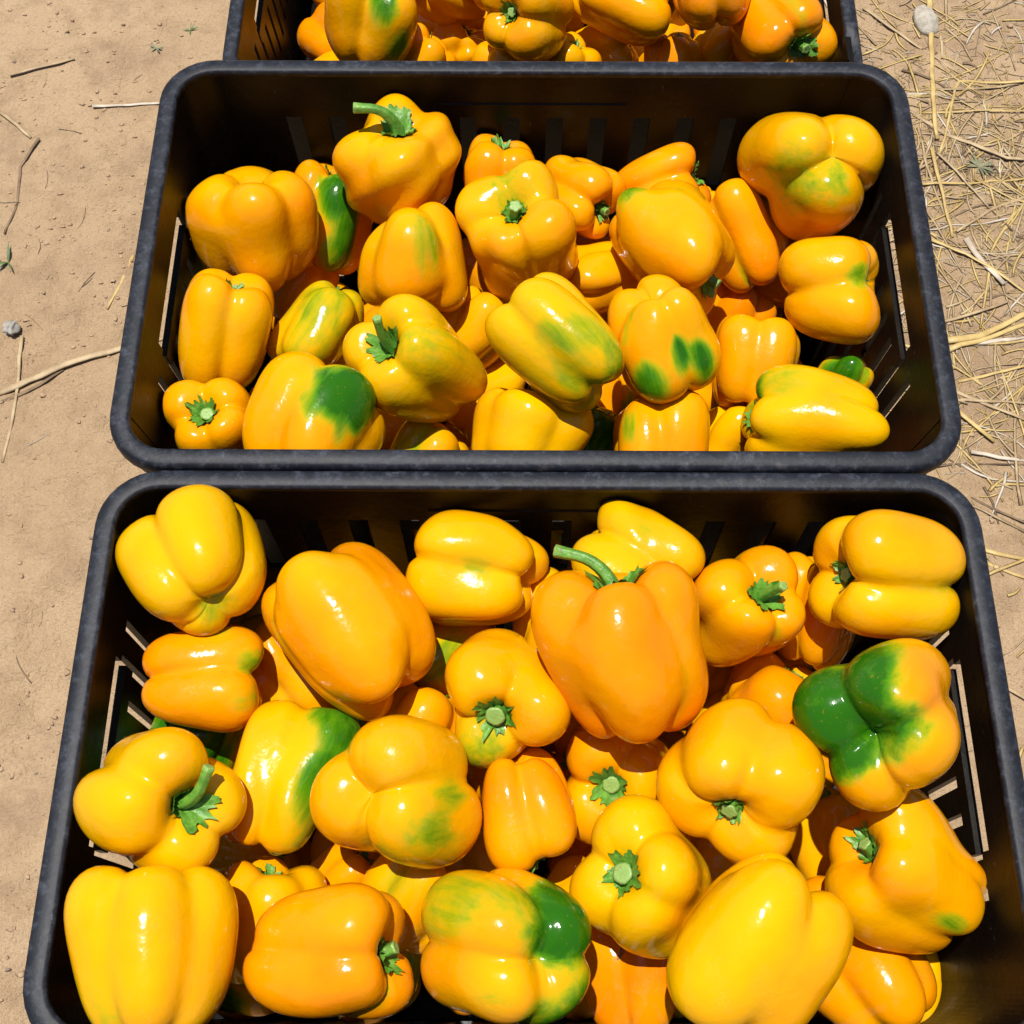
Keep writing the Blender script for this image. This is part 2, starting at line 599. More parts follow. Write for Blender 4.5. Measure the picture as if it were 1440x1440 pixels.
def flesh_mesh(d, shape):
    T = radius_of(DIRS, shape)
    S = np.array([d['s'], d['s'], d['sz']])
    me = bpy.data.meshes.new("flesh")
    me.from_pydata((DIRS * T[:, None] * S).tolist(), [], FACES)
    me.polygons.foreach_set("use_smooth", [True] * len(me.polygons))
    me.materials.append(M_SKIN)
    rng = np.random.default_rng(d['seed'] + 900)
    w = np.zeros(len(DIRS)) + d.get('tint', 0)
    wob = .16 * np.sin(DIRS @ rng.normal(size=3) * 4 + 1) + .12 * np.sin(DIRS @ rng.normal(size=3) * 8)
    for (x, y, z, r, amt) in d.get('patches', []):
        c = np.array([x, y, z]); c /= np.linalg.norm(c)
        # patches stretch along the pepper's length
        mer = np.array([0, 0, 1.0]) - c * c[2]
        q = np.linalg.norm(mer)
        mer = mer / q if q > .2 else mer * 0
        df = DIRS - c
        al = df @ mer
        df = df - np.outer(al * .38, mer)
        a = 2 * np.arcsin(np.clip(np.linalg.norm(df, axis=1) / 2, 0, 1)) * (1 + wob)
        f = np.clip(1.22 - a / (r * 1.25), 0, 1)
        f = f * f * (3 - 2 * f)
        w = np.maximum(w, f * amt) + .25 * np.minimum(w, f * amt)
    phi = np.arctan2(DIRS[:, 1], DIRS[:, 0])
    if rng.random() < .6:
        g0 = shape[3][int(rng.integers(0, len(shape[3])))][0]
        dl = (phi - g0 + math.pi) % (2 * math.pi) - math.pi
        w = np.maximum(w, rng.uniform(.15, .38) * np.exp(-(dl / .22) ** 2) * np.clip(DIRS[:, 2] * rng.choice((-1, 1)) + .55, 0, 1))
    hue = np.clip(d['hue'] + .12 * np.sin(DIRS @ rng.normal(size=3) * 2 + rng.uniform(0, 6)), 0, 1)
    col = np.stack([hue, np.clip(w, 0, 1.1), np.full(len(w), (d['seed'] % 37) * .21), np.ones(len(w))], 1)
    set_color(me, "ripe", col)
    me.update()
    return me


def link(name, me, parent):
    o = bpy.data.objects.new(name, me)
    COL.objects.link(o)
    o.parent = parent
    return o


def calyx_mesh(d, shape, big):
    rng = np.random.default_rng(d['seed'] + 300)
    nr, ns = 7, 54
    k = 5 + int(rng.integers(0, 3))
    ph = np.arange(ns) * 2 * math.pi / ns
    frill = 1 + .11 * np.cos(k * ph + rng.uniform(0, 6)) + .07 * np.cos((2 * k + 1) * ph + rng.uniform(0, 6)) + rng.uniform(-.10, .10, ns)
    tm = (.34 if big else .25)
    vs = []
    S = np.array([d['s'], d['s'], d['sz']])
    for i in range(nr):
        f = .12 + .88 * i / (nr - 1)
        th = tm * f * (frill if i > 2 else 1 + (frill - 1) * .4)
        dirs = np.stack([np.sin(th) * np.cos(ph), np.sin(th) * np.sin(ph), np.cos(th)], 1)
        T = radius_of(dirs, shape)
        lift = .0016 + (.0030 * rng.uniform(-.3, 1, ns) if i == nr - 1 else .0006 * np.cos(k * ph))
        pts = dirs * T[:, None] * S
        pts[:, 2] += lift
        vs += pts.tolist()
    fs = []
    for i in range(nr - 1):
        for j in range(ns):
            fs.append((i * ns + j, (i + 1) * ns + j, (i + 1) * ns + (j + 1) % ns, i * ns + (j + 1) % ns))
    fs.append(tuple(range(ns)))
    me = bpy.data.meshes.new("calyx")
    me.from_pydata(vs, [], fs)
    me.polygons.foreach_set("use_smooth", [True] * len(me.polygons))
    me.materials.append(M_STEM)
    set_color(me, "cut", np.tile([.0, 0, 0, 1], (len(vs), 1)))
    me.update()
    return me


def stem_mesh(d, shape, length, bend, bdir, kind):
    rng = np.random.default_rng(d['seed'] + 500)
    T0 = radius_of(np.array([[0, 0, 1.0]]), shape)[0] * d['sz']
    s = d['s']
    L = length * s * 1.9
    nr, ns = 13, 15
    p = np.array([0, 0, T0 - .002])
    bx = np.array([bdir[0], bdir[1], 0.0])
    thick = {'l': .082, 's': .105, 'c': .150}.get(kind, .10) * s
    vs, cut = [], []
    for i in range(nr):
        f = i / (nr - 1)
        ang = bend * min(1, f * 1.25) ** 1.4
        t = np.array([0, 0, math.cos(ang)]) + bx * math.sin(ang)
        if i:
            p = p + t * L / (nr - 1)
        a = np.cross(t, [bx[1], -bx[0], 0]); a /= np.linalg.norm(a)
        b = np.cross(t, a)
        r = thick * (1 + .9 * math.exp(-f * 7) - .22 * f + .34 * max(0, f - .8) * 5 * .5)
        for j in range(ns):
            q = 2 * math.pi * j / ns
            rr = r * (1 + (.05 if kind == 'c' else .16) * math.cos(5 * q + f))
            vs.append(p + a * math.cos(q) * rr + b * math.sin(q) * rr)
            cut.append(.85 if i == nr - 1 else .12 * f)
    fs = [(i * ns + j, i * ns + (j + 1) % ns, (i + 1) * ns + (j + 1) % ns, (i + 1) * ns + j) for i in range(nr - 1) for j in range(ns)]
    c0 = len(vs)
    for j in range(ns):                       # inset cut face
        v = vs[(nr - 1) * ns + j]
        vs.append(p + (v - p) * .72 + t * .0004); cut.append(1.0)
    vs.append(p - t * .0008); cut.append(.8)
    for j in range(ns):
        fs.append(((nr - 1) * ns + j, (nr - 1) * ns + (j + 1) % ns, c0 + (j + 1) % ns, c0 + j))
        fs.append((c0 + j, c0 + (j + 1) % ns, c0 + ns))
    me = bpy.data.meshes.new("stem")
    me.from_pydata([tuple(v) for v in vs], [], fs)
    me.polygons.foreach_set("use_smooth", [True] * len(me.polygons))
    me.materials.append(M_STEM)
    set_color(me, "cut", [(c, c, c, 1) for c in cut])
    me.update()
    return me


def scar_mesh(d, shape, line):
    S = np.array([d['s'], d['s'], d['sz']])
    vs, fs = [], []
    pts = np.array(line); pts /= np.linalg.norm(pts, axis=1)[:, None]
    fine = []
    for i in range(len(pts) - 1):
        for f in (0, .33, .66):
            fine.append(pts[i] * (1 - f) + pts[i + 1] * f)
    fine.append(pts[-1]); fine = np.array(fine)
    n = len(fine)
    for i, v in enumerate(fine):
        tan = fine[min(i + 1, n - 1)] - fine[max(i - 1, 0)]
        side = np.cross(v, tan); side /= np.linalg.norm(side)
        w = .055 * math.sin(math.pi * (i + .4) / (n - .2)) * (1 + .3 * math.sin(i * 2.1))
        for k, e in ((-1, .0006), (0, .0014), (1, .0006)):
            q = v + side * w * k; q /= np.linalg.norm(q)
            r = radius_of(q[None], shape)[0]
            vs.append(tuple(q * r * S + q * e))
    for i in range(n - 1):
        for k in (0, 1):
            a = i * 3 + k
            fs.append((a, a + 1, a + 4, a + 3))
    me = bpy.data.meshes.new("scar")
    me.from_pydata(vs, [], fs)
    me.polygons.foreach_set("use_smooth", [True] * len(me.polygons))
    me.materials.append(M_SCAR)
    return me


def make_pepper(d, group):
    shape = lobe_set(d['n'], d['seed'], d['ratio'], d.get('core', .77))
    root = empty("bell_pepper", d['pos'])
    za = Vector(d['za']).normalized()
    xa = (Vector(d['xa']) - za * Vector(d['xa']).dot(za)).normalized()
    ya = za.cross(xa)
    root.rotation_euler = Matrix((xa, ya, za)).transposed().to_euler()
    tag(root, d['label'], "pepper", group)
    link("flesh", flesh_mesh(d, shape), root)
    st = d.get('stem') or (.12, .3, (1, 0), 's')
    if st[3] != 'n':
        link("calyx", calyx_mesh(d, shape, st[3] in 'cl'), root)
        link("stem", stem_mesh(d, shape, *st), root)
    if d.get('scar'):
        link("scar", scar_mesh(d, shape, d['scar']), root)
    return root


PEPPERS = [
    dict(pos=[-0.2072, 0.3098, 0.2947], xa=[0.292, 0.406, 0.866], za=[-0.393, 0.876, -0.278], s=0.046, sz=0.05019, ratio=0.964, n=4, seed=11, hue=0.05, tint=0.08, patches=[[0.03, -0.01, -1.0, 0.35, 0.5]], label='lemon-yellow pepper, blossom end down, in the crate corner by bare sand, touching the shared rims', crate='C1'),
    dict(pos=[-0.1067, 0.2646, 0.2916], xa=[-0.107, -0.245, 0.964], za=[-0.593, 0.794, 0.137], s=0.04965, sz=0.05206, ratio=1.25, n=3, seed=12, hue=0.5, label='long orange-yellow pepper lying slantwise with a broad white glare', crate='C1', core=0.84),
    dict(pos=[-0.0265, 0.3177, 0.2664], xa=[-0.011, 0.494, 0.87], za=[-0.96, 0.239, -0.148], s=0.04305, sz=0.04242, ratio=1.022, n=4, seed=13, hue=0.25, patches=[[0.65, -0.69, -0.31, 0.28, 0.42]], label='yellow pepper with stacked sideways lobes and a lime smudge by the slotted wall', crate='C1'),
    dict(pos=[0.0841, 0.3185, 0.2691], xa=[-0.553, -0.684, 0.476], za=[0.783, -0.622, 0.016], s=0.0414, sz=0.04101, ratio=1.089, n=3, seed=14, hue=0.12, tint=0.14, stem=(0.22, 0.2, [-0.81, -0.59], 's'), patches=[[0.4, -0.92, -0.04, 0.5, 0.3]], label='lemon-yellow pepper tucked behind the orange pepper with the hooked stem', crate='C1'),
    dict(pos=[0.0704, 0.2419, 0.3169], xa=[-0.02, -0.53, 0.848], za=[-0.147, 0.84, 0.522], s=0.04999, sz=0.05219, ratio=1.063, n=4, seed=15, hue=0.72, stem=(0.62, 1.25, [-0.22, -0.98], 'l'), label='bright orange upright pepper with a long hooked green stem', crate='C1', core=0.87),
    dict(pos=[0.1553, 0.291, 0.2561], xa=[-0.394, -0.912, 0.114], za=[0.307, -0.013, 0.952], s=0.04104, sz=0.04147, ratio=1.024, n=4, seed=16, hue=0.5, stem=(0.42, 0.2, [-0.34, 0.94], 'l'), label='orange-yellow pepper whose green stem points at its neighbour by the wall', crate='C1'),
    dict(pos=[0.217, 0.3055, 0.2163], xa=[0.098, -0.401, 0.911], za=[0.187, 0.906, 0.379], s=0.03538, sz=0.03597, ratio=1.179, n=4, seed=17, hue=0.5, label='orange pepper squeezed behind a large yellow one near the slotted wall', crate='C1'),
    dict(pos=[0.2492, 0.3026, 0.2887], xa=[0.226, 0.302, 0.926], za=[-0.966, -0.054, 0.254], s=0.04714, sz=0.04759, ratio=0.969, n=4, seed=18, hue=0.22, stem=(0.14, 0.2, [0.81, -0.59], 's'), label='large yellow pepper with wide sideways lobes in the heaped crate corner by the straw', crate='C1'),
    dict(pos=[0.0331, 0.2944, 0.2264], xa=[0.028, -0.548, 0.836], za=[0.488, 0.737, 0.467], s=0.0335, sz=0.03734, ratio=1.071, n=4, seed=19, hue=0.3, label='yellow pepper half hidden behind the orange pepper with the hooked stem', crate='C1'),
    dict(pos=[-0.04, 0.2748, 0.1982], xa=[-0.284, 0.095, 0.954], za=[-0.762, -0.627, -0.164], s=0.04395, sz=0.03978, ratio=1.067, n=3, seed=20, hue=0.3, patches=[[0.94, -0.3, 0.16, 0.45, 0.6]], label='shaded pepper with a green flank sunk below its neighbours', crate='C1'),
    dict(pos=[-0.2049, 0.243, 0.2558], xa=[0.137, -0.837, 0.529], za=[0.988, 0.075, -0.137], s=0.03815, sz=0.04078, ratio=1.0, n=4, seed=21, hue=0.68, patches=[[0.29, -0.59, 0.75, 0.25, 0.55], [-0.17, -0.96, 0.21, 0.22, 0.4], [0.74, -0.21, 0.64, 0.22, 0.35]], label='orange pepper with faint olive smudges lying beside the slotted end wall', crate='C1'),
    dict(pos=[-0.1563, 0.2597, 0.2038], xa=[0.418, -0.04, 0.908], za=[-0.65, 0.684, 0.33], s=0.03553, sz=0.03805, ratio=1.133, n=4, seed=22, hue=0.35, label='yellow pepper wedged below the long slanting one', crate='C1'),
    dict(pos=[-0.0039, 0.2279, 0.2744], xa=[-0.598, 0.669, 0.441], za=[-0.196, -0.655, 0.73], s=0.04495, sz=0.0445, ratio=1.011, n=3, seed=23, hue=0.3, stem=(0.16, 0.0, [-0.61, -0.79], 'c'), patches=[[-0.26, 0.49, 0.83, 0.4, 0.5]], label='yellow pepper with a cut green stem ringed by calyx facing out above an orange one', crate='C1'),
    dict(pos=[0.0705, 0.1873, 0.2243], xa=[-0.509, 0.807, 0.299], za=[-0.234, -0.464, 0.855], s=0.0416, sz=0.04012, ratio=1.03, n=3, seed=24, hue=0.5, stem=(0.12, 0.0, [-0.52, -0.86], 'c'), label='orange-yellow pepper with a round cut stem under the orange upright pepper', crate='C1'),
    dict(pos=[0.1428, 0.1701, 0.2948], xa=[-0.476, 0.672, 0.567], za=[-0.44, -0.74, 0.508], s=0.05047, sz=0.04791, ratio=0.878, n=4, seed=25, hue=0.38, stem=(0.12, 0.0, [-0.45, -0.9], 's'), label='yellow pepper split by a deep cleft ending in a tiny cut stem', crate='C1'),
    dict(pos=[0.1781, 0.2289, 0.2103], xa=[-0.286, -0.394, 0.873], za=[0.475, 0.734, 0.487], s=0.04351, sz=0.04382, ratio=1.0, n=3, seed=26, hue=0.62, label='orange pepper half covered by the deeply cleft yellow one', crate='C1'),
    dict(pos=[0.2054, 0.2594, 0.1653], xa=[-0.348, -0.368, 0.862], za=[0.717, 0.488, 0.498], s=0.0281, sz=0.02954, ratio=1.091, n=4, seed=27, hue=0.1, patches=[[0.88, -0.47, 0.09, 0.4, 0.35]], label='pale yellow pepper peeping out behind the half green one', crate='C1'),
    dict(pos=[0.2292, 0.2024, 0.3135], xa=[0.231, 0.752, 0.618], za=[-0.552, -0.421, 0.72], s=0.04894, sz=0.05108, ratio=0.991, n=4, seed=28, hue=0.55, stem=(0.05, 0, [0.31, -0.95], 'n'), patches=[[0.64, 0.35, 0.68, 0.5, 1.1], [0.07, 0.56, 0.83, 0.55, 1.1], [-0.37, 0.17, 0.91, 0.32, 0.95], [0.26, -0.29, 0.92, 0.26, 0.9], [0.31, 0.18, 0.93, 0.42, 1.1]], label='orange pepper whose folded end lobes are still deep green', crate='C1'),
    dict(pos=[0.2465, 0.114, 0.2603], xa=[0.222, -0.403, 0.888], za=[-0.801, 0.444, 0.401], s=0.04267, sz=0.04387, ratio=1.151, n=4, seed=29, hue=0.42, stem=(0.16, 0.2, [0.73, 0.68], 's'), patches=[[0.84, -0.29, -0.47, 0.22, 0.6]], label='big orange-yellow pepper with wrinkled shoulders beside the slotted end wall', crate='C1', core=0.83),
    dict(pos=[-0.2154, 0.157, 0.2956], xa=[-0.669, -0.41, 0.62], za=[0.74, -0.287, 0.608], s=0.04411, sz=0.04743, ratio=0.962, n=4, seed=30, hue=0.12, stem=(0.5, 1.25, [-0.3, -0.95], 'l'), label='yellow pepper with a thin green stem curling out of a deep hollow', crate='C1'),
    dict(pos=[-0.2237, 0.2073, 0.196], xa=[0.246, -0.231, 0.941], za=[0.445, 0.89, 0.102], s=0.03171, sz=0.03248, ratio=1.154, n=4, seed=31, hue=0.2, patches=[[0.76, -0.6, 0.25, 1.1, 1.0], [0.97, 0.17, 0.17, 1.0, 1.0]], label='green pepper showing between three yellow ones near the end wall', crate='C1'),
    dict(pos=[-0.1467, 0.1767, 0.2515], xa=[0.791, -0.173, 0.587], za=[0.279, 0.956, -0.094], s=0.03861, sz=0.04174, ratio=1.168, n=4, seed=32, hue=0.22, patches=[[0.73, -0.13, 0.67, 0.4, 0.95], [0.98, -0.18, 0.05, 0.38, 0.9], [0.54, 0.55, -0.64, 0.42, 0.85], [0.22, 0.5, -0.84, 0.35, 0.6]], label='yellow pepper with a dark green stripe down one side', crate='C1'),
    dict(pos=[-0.0711, 0.1594, 0.2924], xa=[0.666, -0.735, 0.124], za=[0.387, 0.199, -0.9], s=0.05234, sz=0.0501, ratio=0.958, n=3, seed=33, hue=0.3, tint=0.12, patches=[[0.74, -0.66, -0.14, 0.28, 0.5], [0.88, -0.24, -0.42, 0.25, 0.5], [0.68, 0.6, -0.42, 0.4, 0.35], [0.96, 0.14, -0.22, 0.5, 0.3]], label='round yellow pepper with three folded lobes and faint olive stains', crate='C1'),
    dict(pos=[0.009, 0.157, 0.26], xa=[-0.69, -0.326, 0.646], za=[0.206, -0.944, -0.257], s=0.03225, sz=0.03401, ratio=1.051, n=4, seed=34, hue=0.58, stem=(0.28, 0.3, [0.7, 0.72], 'l'), label='small orange pepper standing stem down in the middle of the heaped crate', crate='C1'),
    dict(pos=[0.0825, 0.1102, 0.2645], xa=[0.883, 0.073, 0.465], za=[-0.468, 0.039, 0.883], s=0.04507, sz=0.04757, ratio=1.039, n=4, seed=35, hue=0.05, tint=0.15, stem=(0.14, 0.0, [0.99, -0.11], 'c'), patches=[[0.88, 0.37, 0.29, 0.4, 0.25]], label='lemon-yellow pepper with a frilled green calyx facing out', crate='C1'),
    dict(pos=[0.1394, 0.0712, 0.3036], xa=[-0.551, -0.02, 0.834], za=[-0.55, -0.743, -0.381], s=0.04824, sz=0.04768, ratio=1.151, n=3, seed=36, hue=0.22, label='smooth yellow pepper lying slantwise with long ridges and no stem showing', crate='C1', core=0.84),
    dict(pos=[0.2181, 0.0734, 0.2014], xa=[-0.019, 0.185, 0.982], za=[-0.521, 0.837, -0.168], s=0.04332, sz=0.04102, ratio=1.263, n=4, seed=37, hue=0.65, label='orange pepper lying under the smooth slantwise yellow one', crate='C1'),
    dict(pos=[0.264, 0.0593, 0.1591], xa=[-0.303, -0.054, 0.951], za=[0.112, 0.989, 0.092], s=0.02649, sz=0.02814, ratio=1.167, n=4, seed=38, hue=0.2, label='small yellow pepper deep in a shaded crate corner', crate='C1'),
    dict(pos=[0.2263, 0.1517, 0.1689], xa=[0.1, -0.126, 0.987], za=[-0.105, 0.985, 0.137], s=0.03528, sz=0.03592, ratio=1.133, n=4, seed=39, hue=0.25, label='shaded yellow pepper below the one with green end lobes', crate='C1'),
    dict(pos=[0.0757, 0.0638, 0.1993], xa=[0.641, -0.01, 0.767], za=[-0.053, 0.997, 0.058], s=0.03839, sz=0.03737, ratio=1.125, n=3, seed=40, hue=0.7, label='orange pepper with a brown scar partly buried beneath others', crate='C1', scar=[[0.5, -0.83, 0.26], [0.56, -0.73, 0.39], [0.6, -0.59, 0.55], [0.61, -0.36, 0.71]]),
    dict(pos=[-0.0059, 0.0701, 0.2928], xa=[-0.509, 0.598, 0.619], za=[-0.627, 0.235, -0.743], s=0.04937, sz=0.04759, ratio=0.97, n=4, seed=41, hue=0.38, tint=0.1, patches=[[0.13, 0.54, -0.83, 0.5, 1.1], [-0.72, 0.04, -0.69, 0.42, 0.9], [-0.5, -0.39, -0.77, 0.35, 0.6], [0.99, -0.14, 0.04, 0.55, 0.42], [0.54, 0.16, -0.83, 0.3, 0.45], [0.15, -0.69, -0.7, 0.2, 0.3]], label='mottled yellow pepper with one glossy dark green lobe', crate='C1'),
    dict(pos=[-0.1097, 0.069, 0.2871], xa=[-0.266, -0.751, 0.604], za=[0.94, -0.063, 0.336], s=0.0393, sz=0.04146, ratio=1.133, n=4, seed=42, hue=0.52, stem=(0.22, 0.4, [-0.68, -0.74], 's'), label='orange-yellow pepper lying sideways showing a hollow with a short stem', crate='C1'),
    dict(pos=[-0.2066, 0.0659, 0.3016], xa=[0.254, 0.052, 0.966], za=[-0.092, 0.995, -0.03], s=0.04549, sz=0.04631, ratio=1.0, n=4, seed=43, hue=0.2, patches=[[0.37, -0.64, -0.68, 0.5, 0.3]], label='large smooth yellow pepper with upright ridges beside the end wall next to bare sand', crate='C1', core=0.86),
    dict(pos=[-0.157, 0.0902, 0.2311], xa=[0.331, -0.289, 0.898], za=[0.141, 0.956, 0.256], s=0.03314, sz=0.03541, ratio=1.133, n=4, seed=44, hue=0.3, label='yellow pepper wedged between the big ridged one and the sideways one', crate='C1'),
    dict(pos=[-0.1158, 0.1202, 0.1985], xa=[-0.01, -0.482, 0.876], za=[0.735, 0.591, 0.333], s=0.02559, sz=0.02541, ratio=1.091, n=4, seed=45, hue=0.55, label='orange pepper peeping out under the round three lobed one', crate='C1'),
    dict(pos=[-0.0654, 0.1066, 0.2283], xa=[0.066, -0.494, 0.867], za=[0.475, 0.779, 0.408], s=0.03434, sz=0.03386, ratio=1.0, n=4, seed=46, hue=0.3, patches=[[0.7, -0.55, 0.45, 0.4, 0.4]], label='shaded yellow pepper below the round three lobed one', crate='C1'),
    dict(pos=[-0.0655, 0.2115, 0.2313], xa=[0.076, -0.251, 0.965], za=[0.487, 0.854, 0.184], s=0.03319, sz=0.03477, ratio=1.071, n=4, seed=47, hue=0.45, label='orange-yellow pepper arching out behind the round three lobed one', crate='C1'),
    dict(pos=[-0.115, 0.2223, 0.1933], xa=[0.129, -0.249, 0.96], za=[0.745, 0.663, 0.072], s=0.02342, sz=0.02267, ratio=1.222, n=4, seed=48, hue=0.2, patches=[[0.94, -0.32, 0.11, 0.7, 0.8]], label='green tipped pepper between the striped one and the round one', crate='C1'),
    dict(pos=[0.0426, 0.1114, 0.1924], xa=[-0.312, -0.332, 0.89], za=[0.711, 0.54, 0.45], s=0.02622, sz=0.02612, ratio=1.091, n=4, seed=49, hue=0.2, label='small yellow pepper behind the frilled calyx pepper', crate='C1'),
    dict(pos=[-0.2066, 0.6251, 0.2389], xa=[0.268, -0.852, 0.449], za=[0.045, 0.476, 0.878], s=0.0503, sz=0.0497, ratio=0.9, n=4, seed=51, hue=0.38, label='boxy yellow-orange pepper with rounded shoulders in the middle crate corner by bare sand', crate='C2', core=0.87),
    dict(pos=[-0.1553, 0.6651, 0.2], xa=[0.467, -0.598, 0.652], za=[0.205, 0.79, 0.578], s=0.03633, sz=0.03996, ratio=1.172, n=4, seed=52, hue=0.5, patches=[[0.89, -0.24, 0.37, 0.45, 1.0], [0.93, 0.14, -0.34, 0.5, 0.9]], label='orange pepper with a dark green cheek behind the boxy one', crate='C2'),
    dict(pos=[-0.0895, 0.6694, 0.2541], xa=[0.195, -0.959, 0.204], za=[0.006, 0.21, 0.978], s=0.04994, sz=0.04978, ratio=0.965, n=4, seed=53, hue=0.36, stem=(0.52, 1.5, [-0.16, -0.99], 'l'), label='upright yellow-orange pepper with a bent green stalk against the slotted long wall', crate='C2', core=0.83),
    dict(pos=[-0.0109, 0.6736, 0.2296], xa=[0.768, -0.459, 0.446], za=[0.089, 0.768, 0.635], s=0.0334, sz=0.03216, ratio=1.179, n=4, seed=54, hue=0.62, label='knobbly orange pepper against the slots of the middle crate long wall', crate='C2'),
    dict(pos=[0.0079, 0.6043, 0.2536], xa=[0.855, -0.509, 0.093], za=[-0.171, -0.109, 0.979], s=0.04845, sz=0.0466, ratio=0.977, n=4, seed=55, hue=0.3, tint=0.06, stem=(0.2, 0.2, [0.87, 0.49], 's'), patches=[[-0.23, 0.2, 0.95, 0.4, 0.4]], label='yellow pepper with a green stump in its hollow, middle of the middle crate', crate='C2'),
    dict(pos=[0.0545, 0.6684, 0.2227], xa=[-0.79, -0.573, 0.217], za=[0.612, -0.723, 0.319], s=0.03314, sz=0.03471, ratio=1.107, n=4, seed=56, hue=0.5, stem=(0.25, 0.1, [-1.0, -0.01], 's'), label='orange pepper with a dark hollow and green stem end near the long wall slots', crate='C2'),
    dict(pos=[0.122, 0.683, 0.211], xa=[-0.05, -0.942, 0.331], za=[0.89, 0.108, 0.442], s=0.03502, sz=0.03512, ratio=1.143, n=4, seed=57, hue=0.55, label='orange pepper rising behind the yellow one with dark stem end', crate='C2'),
    dict(pos=[0.1639, 0.69, 0.1704], xa=[-0.145, -0.617, 0.774], za=[0.734, 0.457, 0.502], s=0.02526, sz=0.02574, ratio=1.125, n=4, seed=58, hue=0.4, label='small yellow bump of a pepper below the long wall slots', crate='C2'),
    dict(pos=[0.1265, 0.5942, 0.257], xa=[-0.339, -0.375, 0.863], za=[0.635, -0.768, -0.084], s=0.0447, sz=0.04633, ratio=1.293, n=3, seed=59, hue=0.34, stem=(0.2, 0.2, [-0.29, -0.96], 's'), patches=[[0.36, -0.05, -0.93, 0.25, 0.7]], label='smooth yellow pepper lying slantwise with a dark green stem end and white glare', crate='C2', core=0.86),
    dict(pos=[0.1928, 0.6418, 0.1998], xa=[0.104, -0.415, 0.904], za=[-0.388, 0.82, 0.421], s=0.03762, sz=0.03573, ratio=1.238, n=4, seed=60, hue=0.6, label='narrow orange pepper leaning beside the slantwise glossy one', crate='C2'),
    dict(pos=[0.2421, 0.6602, 0.269], xa=[-0.887, 0.376, 0.267], za=[-0.056, 0.486, -0.872], s=0.05862, sz=0.05124, ratio=0.989, n=3, seed=61, hue=0.32, tint=0.08, patches=[[0.37, -0.65, -0.66, 0.5, 0.45], [-0.16, -0.27, -0.95, 0.22, 0.5]], label='large yellow pepper with olive cheek in the middle crate corner by the straw', crate='C2'),
    dict(pos=[0.248, 0.5613, 0.244], xa=[-0.176, -0.973, 0.15], za=[0.918, -0.107, 0.382], s=0.04473, sz=0.04843, ratio=0.836, n=4, seed=62, hue=0.42, patches=[[0.37, -0.63, 0.69, 0.25, 0.6]], label='yellow-orange pepper with a green streak in its side cleft near the end wall', crate='C2'),
    dict(pos=[-0.2196, 0.5274, 0.24], xa=[0.808, -0.509, 0.296], za=[0.21, 0.718, 0.664], s=0.04179, sz=0.04254, ratio=1.137, n=4, seed=63, hue=0.34, tint=0.05, stem=(0.12, 0.2, [0.69, 0.73], 's'), patches=[[0.49, 0.18, -0.85, 0.35, 0.5]], label='ridged yellow pepper standing against the slotted end wall below the boxy one', crate='C2'),
    dict(pos=[-0.1507, 0.5371, 0.224], xa=[0.201, -0.454, 0.868], za=[-0.465, -0.824, -0.324], s=0.03629, sz=0.03597, ratio=1.15, n=3, seed=64, hue=0.05, tint=0.25, stem=(0.1, 0, [0.06, -1.0], 's'), patches=[[0.81, 0.24, -0.53, 1.0, 0.38], [0.95, 0.29, -0.13, 0.5, 0.25]], label='greenish yellow pepper with a small dark hollow', crate='C2'),
    dict(pos=[-0.0777, 0.5818, 0.2507], xa=[-0.01, -0.56, 0.828], za=[0.022, -0.828, -0.56], s=0.04381, sz=0.04341, ratio=0.937, n=4, seed=65, hue=0.38, stem=(0.04, 0, [-0.09, -1.0], 'n'), patches=[[0.89, -0.38, -0.25, 0.35, 0.45]], label='orange-yellow pepper with a lime streak and a dark square hollow below', crate='C2', core=0.86),
    dict(pos=[0.0737, 0.6021, 0.199], xa=[0.124, -0.188, 0.974], za=[-0.935, -0.352, 0.051], s=0.0317, sz=0.03437, ratio=1.077, n=4, seed=66, hue=0.32, stem=(0.12, 0.2, [0.49, -0.87], 's'), label='yellow pepper with a stem stub sunk between larger ones', crate='C2'),
    dict(pos=[-0.0698, 0.4912, 0.246], xa=[0.838, -0.264, 0.478], za=[-0.519, -0.117, 0.846], s=0.0427, sz=0.05133, ratio=1.143, n=4, seed=67, hue=0.1, tint=0.2, stem=(0.5, 0.6, [0.42, 0.91], 'l'), patches=[[0.7, -0.1, 0.71, 0.4, 0.3]], label='dented lemon-yellow pepper with a thin upright green stem', crate='C2', core=0.82),
    dict(pos=[-0.0286, 0.5584, 0.1896], xa=[0.027, -0.544, 0.838], za=[0.503, 0.732, 0.459], s=0.03151, sz=0.03452, ratio=1.127, n=4, seed=68, hue=0.2, label='yellow pepper showing behind the dented one', crate='C2'),
    dict(pos=[0.031, 0.4873, 0.2826], xa=[0.268, 0.004, 0.963], za=[-0.705, 0.682, 0.193], s=0.0433, sz=0.04448, ratio=1.195, n=4, seed=69, hue=0.05, tint=0.2, patches=[[0.85, -0.52, -0.09, 0.3, 0.45], [0.96, -0.08, -0.27, 0.25, 0.5], [0.48, -0.56, -0.67, 0.35, 0.4], [0.63, 0.05, -0.77, 0.3, 0.5]], label='yellow pepper streaked with olive green lying slantwise', crate='C2'),
    dict(pos=[0.1127, 0.4998, 0.2645], xa=[-0.354, -0.771, 0.529], za=[0.295, -0.629, -0.719], s=0.04339, sz=0.04349, ratio=1.079, n=4, seed=70, hue=0.42, patches=[[0.8, -0.6, -0.01, 0.22, 1.0], [0.51, -0.84, 0.21, 0.24, 1.0], [0.97, 0.08, 0.23, 0.25, 0.9], [0.71, 0.6, 0.37, 0.25, 0.9]], label='orange pepper with four dark green blotches', crate='C2'),
